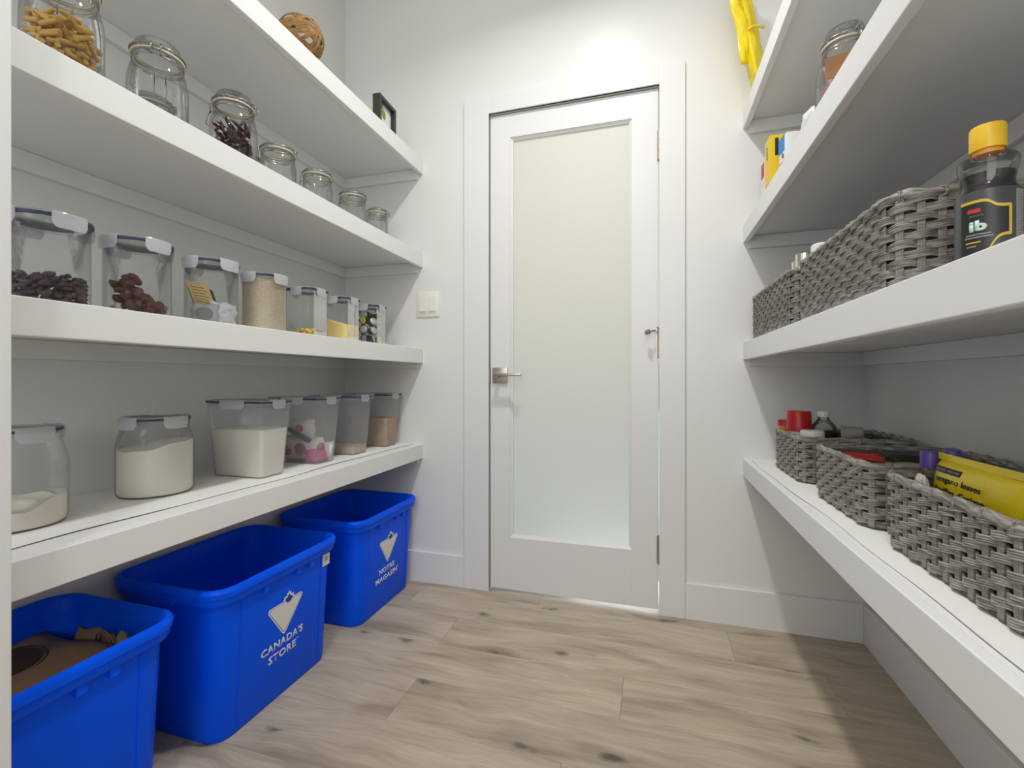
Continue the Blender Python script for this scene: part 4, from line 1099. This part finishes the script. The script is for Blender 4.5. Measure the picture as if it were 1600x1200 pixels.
obj('pink_panel', B(-.0714, -.0690, -.024, .022, .040, .095), pink, blb)
text_obj('lettering', 'a', ((-.0716, -.002, .112), (0, -1, 0), (0, 0, 1), (-1, 0, 0)), .014, .014, ink_soft, blb)
o = soft('plastic_bag', (.445, 1.470, Z3+.002), (0, 0, 1.2), .11, .165, .06, whitebag, 'crumpled white plastic bag beside the blue packet box', 'bag', 41, .010)
obj('pasted_print', pillow(.05, .05, .01, 8, 6, wr=.003, seed=42), kraft_l, o, smooth=True, loc=(0, -.030, .09))
obj('pasted_print', pillow(.03, .05, .01, 8, 6, wr=.003, seed=43), bluebox, o, smooth=True, loc=(.02, .030, .06))
jr = clamp_jar(.440, 1.258, Z3, .056, .250, 'clamp-lid glass jar with pink packets and brown tag on the right', -1.2, necks=.74, group='glass jar on the third right shelf', lever=True)
for k, (a, b_, c_, rz) in enumerate([(-.012, -.018, .0, .2), (.014, .014, .0, .6), (-.018, .012, .02, .1)]):
    soft('pink_packet', (.440+a, 1.258+b_, Z3+.008+c_), (0, 0, rz), .046, .150, .022, pmat('mauve_%d' % k, srgb(186, 150, 156), .5, bump=(40, .6, .004), vary=(25, .25)), ['mauve packet at the front of the jar with the brown tag', 'mauve packet at the back of the jar with the brown tag', 'upper mauve packet in the jar with the brown tag'][k], 'packet', 51+k, .005, 'packets in the tagged jar')
tg = obj('paper_tag', prism(round_poly([(-.028, -.024), (.028, -.024), (.028, .024), (-.028, .024)], .006, 4), ((-.0, 0, 0), (1, 0, 0), (0, 0, 1), (0, -1, 0)), 0, .0025), card_brown, None)
tg.location = (.408, 1.188, Z3+.128); tg.rotation_euler = (0, math.radians(-4), math.radians(-12))
tag(tg, 'brown rounded tag hanging on the front of the glass jar', 'tag')
tw = bmesh.new(); tube([(.407, 1.198, Z3+.150), (.415, 1.205, Z3+.180), (.425, 1.214, Z3+.198)], .0008, 5, bm=tw)
o = obj('tag_string', tw, kraft, None); o.parent = tg; o.matrix_parent_inverse = (Matrix.Translation(tg.location) @ tg.rotation_euler.to_matrix().to_4x4()).inverted()

# top right shelf: yellow bag
yg = thing('yellow_bag', 'crumpled yellow bag leaning over the edge of the top right shelf', 'bag', (.372, 1.790, Z4))
yg.rotation_euler = (0, math.radians(-9), 0)
obj('bag_body', pillow(.125, .42, .045, 24, 34, wr=.008, seed=61, pw=2), yellow, yg, smooth=True, rot=(0, 0, math.radians(68)))
obj('bag_fold', pillow(.10, .30, .026, 18, 22, wr=.009, seed=63, pw=2), yellow, yg, smooth=True, loc=(-.012, -.020, .10), rot=(math.radians(4), math.radians(-6), math.radians(40)))
obj('twist_tie', tube([(-.035, -.045, .20), (.0, -.065, .205), (.035, -.045, .20)], .004, 6), capyel, yg, smooth=True)

# ------------------------------------------------------------------ contents of the bottom right baskets
ZI = ZL+.0075
def lathe_thing(name, label, cat, x, y, parts, rot=(0, 0, 0), z=ZI, group=None, seg=32):
    t = thing(name, label, cat, (x, y, z), 0, group); t.rotation_euler = rot
    for n, prof, m in parts: obj(n, lathe(prof, seg), m, t, angle=45)
    return t
lathe_thing('condiment_jar', 'small jar with red lid over orange label in the far basket', 'jar', .430, 1.716, [('jar_body', [(0, 0), (.017, 0), (.018, .004), (.018, .134)], orange), ('lid', [(.018, .134), (.0195, .134), (.0195, .1345), (.0195, .150), (.018, .152), (0, .152)], red), ('lid_band', [(.0196, .145), (.0200, .145), (.0200, .149), (.0196, .149)], purple)])
lathe_thing('spread_jar', 'jar with tall red cap and white label in the far basket', 'jar', .454, 1.650, [('jar_body', [(0, 0), (.030, 0), (.033, .004), (.033, .112)], peanut), ('label_sheet', [(.0332, .104), (.0334, .116), (.0325, .122), (.031, .125)], print_w), ('cap', [(.031, .124), (.0355, .124), (.0335, .183), (.032, .186), (0, .186)], red)])
lathe_thing('lidded_jar', 'small jar with flat white lid at the near corner of the far basket', 'jar', .455, 1.530, [('jar_body', [(0, 0), (.026, 0), (.028, .004), (.028, .118)], cream), ('lid', [(.028, .118), (.030, .118), (.0305, .122), (.0295, .135), (.027, .138), (0, .138)], whitepl)])
t = lathe_thing('syrup_bottle', 'clear bottle of dark syrup with white cap in the far basket', 'bottle', .516, 1.632, [('syrup', [(0, .002), (.030, .002), (.032, .006), (.034, .128), (.030, .132), (0, .132)], syrup), ('bottle_body', [(0, 0), (.031, 0), (.033, .006), (.036, .124), (.034, .140), (.022, .156), (.0145, .164), (.0145, .173)], bottle_pl), ('cap', [(0, .171), (.0165, .171), (.0165, .185), (.015, .187), (0, .187)], whitepl)])
# ribbed cup lying on its side
cpb = thing('plastic_cup', 'translucent ribbed plastic cup lying on its side in the far basket', 'cup', (.538, 1.560, ZI+.128)); cpb.scale = (.72, .72, .72); cpb.rotation_euler = (0, math.radians(84), math.radians(-22))
pr = [(.022, .078), (.0235, .076)]
prof = [(0, .072), (.020, .073)]
zz = .072
while zz > .012: prof.append((.021+(.072-zz)*.13+(.0006 if int(zz*400) % 2 else 0), zz)); zz -= .0025
prof += [(.0300, .010), (.0325, .008), (.0325, .002), (.0315, 0), (.030, .002), (.0295, .010), (.0200, .070), (0, .070)]
obj('cup_body', lathe(prof[::-1], 40), cup_m, cpb, smooth=True)
lathe_thing('small_jar', 'small dark jar under the lying cup in the far basket', 'jar', .580, 1.560, [('jar_body', [(0, 0), (.026, 0), (.026, .066)], syrup), ('lid', [(.026, .066), (.027, .066), (.027, .072), (0, .072)], greylid)])
# tea packets
packs = []
for i in range(11):
    packs.append((1.078+.0205*i, [black_pack, black_pack, green_pack, black_pack, black_pack, red_pack, black_pack, black_pack, red_pack, black_pack, black_pack][i]))
nm = {id(black_pack): 'black', id(green_pack): 'pale green', id(red_pack): 'red'}
ordn = ['nearest', 'second nearest', 'third', 'fourth', 'fifth', 'sixth', 'seventh', 'eighth', 'ninth', 'second farthest', 'farthest']
for i, (yy, m) in enumerate(packs):
    xx = .478+.012*math.sin(i*2.1) if m is not green_pack else .520
    soft('tea_packet', (xx if m is black_pack else (.470 if m is red_pack else .52), yy, ZI+.001+(.006 if m is not black_pack else 0)), (math.radians(-20), 0, math.radians(random.uniform(-8, 8))), .082, .112, .014, m, '%s tea packet in the middle basket, %s from the camera in the front row' % (nm[id(m)], ordn[i]), 'tea packet', 70+i, .002, 'tea packets in the middle basket', pw=4)
for i in range(10):
    yy = 1.080+.0222*i
    soft('tea_packet', (.590+.008*math.sin(i*1.7), yy, ZI+.001), (math.radians(-20), 0, math.radians(random.uniform(-8, 8))), .090, .110+.006*math.sin(i*2), .015, black_pack, 'black tea packet in the middle basket, %s in the back row' % ordn[i], 'tea packet', 90+i, .002, 'tea packets in the middle basket', pw=4)
# oregano bag
og = thing('oregano_bag', 'yellow bag lettered oregano leaves standing in the nearest basket', 'bag', (.462, .858, ZI+.002)); og.rotation_euler = (0, math.radians(5), 0)
OW, OH, OT, OP = .205, .152, .034, 5
obj('bag_body', pillow(OW, OH, OT, 24, 18, wr=.0012, seed=81, pw=OP), yellow, og, smooth=True, rot=(0, 0, -PI/2))
obj('top_seal', B(-.0026, .0026, -.104, .104, OH-.002, OH+.009, bev=.001), yellow, og)
XD, YD, ND = Vector((0, -1, 0)), Vector((0, 0, 1)), Vector((-1, 0, 0))
def on_bag(o, lift):
    for v in o.data.vertices:
        u = min(1, abs(v.co.y)/(OW/2)); q = min(1, abs(v.co.z*2/OH-1))
        th_ = OT/2*max(0, 1-u**OP)**.6*max(0, 1-q**OP)**.6
        v.co.x = v.co.x-th_-lift
    return o
def obf(z, y): return (Vector((0, y, z)), XD, YD, ND)
def gridstrip(y0, y1, z0, z1, t, n=14):
    bm = bmesh.new(); c_ = []
    for i in range(n+1):
        y = y0+(y1-y0)*i/n; c_.append([bm.verts.new(p) for p in ((0, y, z0), (0, y, z1), (-t, y, z1), (-t, y, z0))])
    for i in range(n):
        for k in range(4): bm.faces.new((c_[i][k], c_[i+1][k], c_[i+1][(k+1) % 4], c_[i][(k+1) % 4]))
    bm.faces.new(c_[0]); bm.faces.new(c_[-1][::-1]); return bm
on_bag(obj('black_strip', gridstrip(.015, .082, .1325, .1415, .0006), ink, og), .0016)
on_bag(text_obj('lettering', 'oooo oooo  ooooo oooo', obf(.137, .048), .060, .0034, label_side, og), .0024)
on_bag(text_obj('lettering', 'oregano leaves', obf(.1215, .018), .108, .0120, ink, og, bold=.012), .0018)
on_bag(text_obj('lettering', "feuilles d'origan", obf(.1045, .012), .118, .0120, ink, og, bold=.012), .0018)
# other things in nearest basket
soft('sauce_sachet', (.443, .952, ZI+.045), (0, 0, 1.3), .035, .082, .012, red_pack, 'red and white sachet beside the yellow oregano bag', 'sachet', 85, .002)
soft('sauce_sachet', (.436, .930, ZI+.048), (0, 0, 1.5), .030, .080, .014, whitepl, 'small white sachet tucked by the yellow oregano bag', 'sachet', 86, .002)
for i, (a, b_) in enumerate([(.466, .972-.003), (.497, .968)]):
    lathe_thing('spice_jar', ['purple-lidded spice jar at the far end behind the oregano bag', 'purple-lidded spice jar behind the middle of the oregano bag'][i], 'spice jar', a, b_, [('jar_body', [(0, 0), (.0125, 0), (.0125, .135)], bottle_pl), ('lid', [(0, .135), (.0132, .135), (.0132, .158+.003*i), (.011, .163+.003*i), (0, .163+.003*i)], purple)], group='purple-lidded spice jars')
lathe_thing('spice_jar', 'grey-lidded spice jar behind the right end of the oregano bag', 'spice jar', .585, .800, [('jar_body', [(0, 0), (.026, 0), (.026, .125)], bottle_pl), ('lid', [(0, .125), (.027, .125), (.027, .156), (.024, .161), (0, .161)], greylid)])
soft('plastic_bag', (.462, .722, ZI+.02), (math.radians(6), math.radians(-8), 1.5), .08, .135, .035, whitebag, 'clear white plastic bag at the right of the oregano bag', 'bag', 88, .009)
soft('spice_packet', (.545, .790, ZI+.002), (0, 0, 1.4), .15, .115, .03, black_pack, 'dark packet behind the oregano bag in the nearest basket', 'packet', 89, .004)
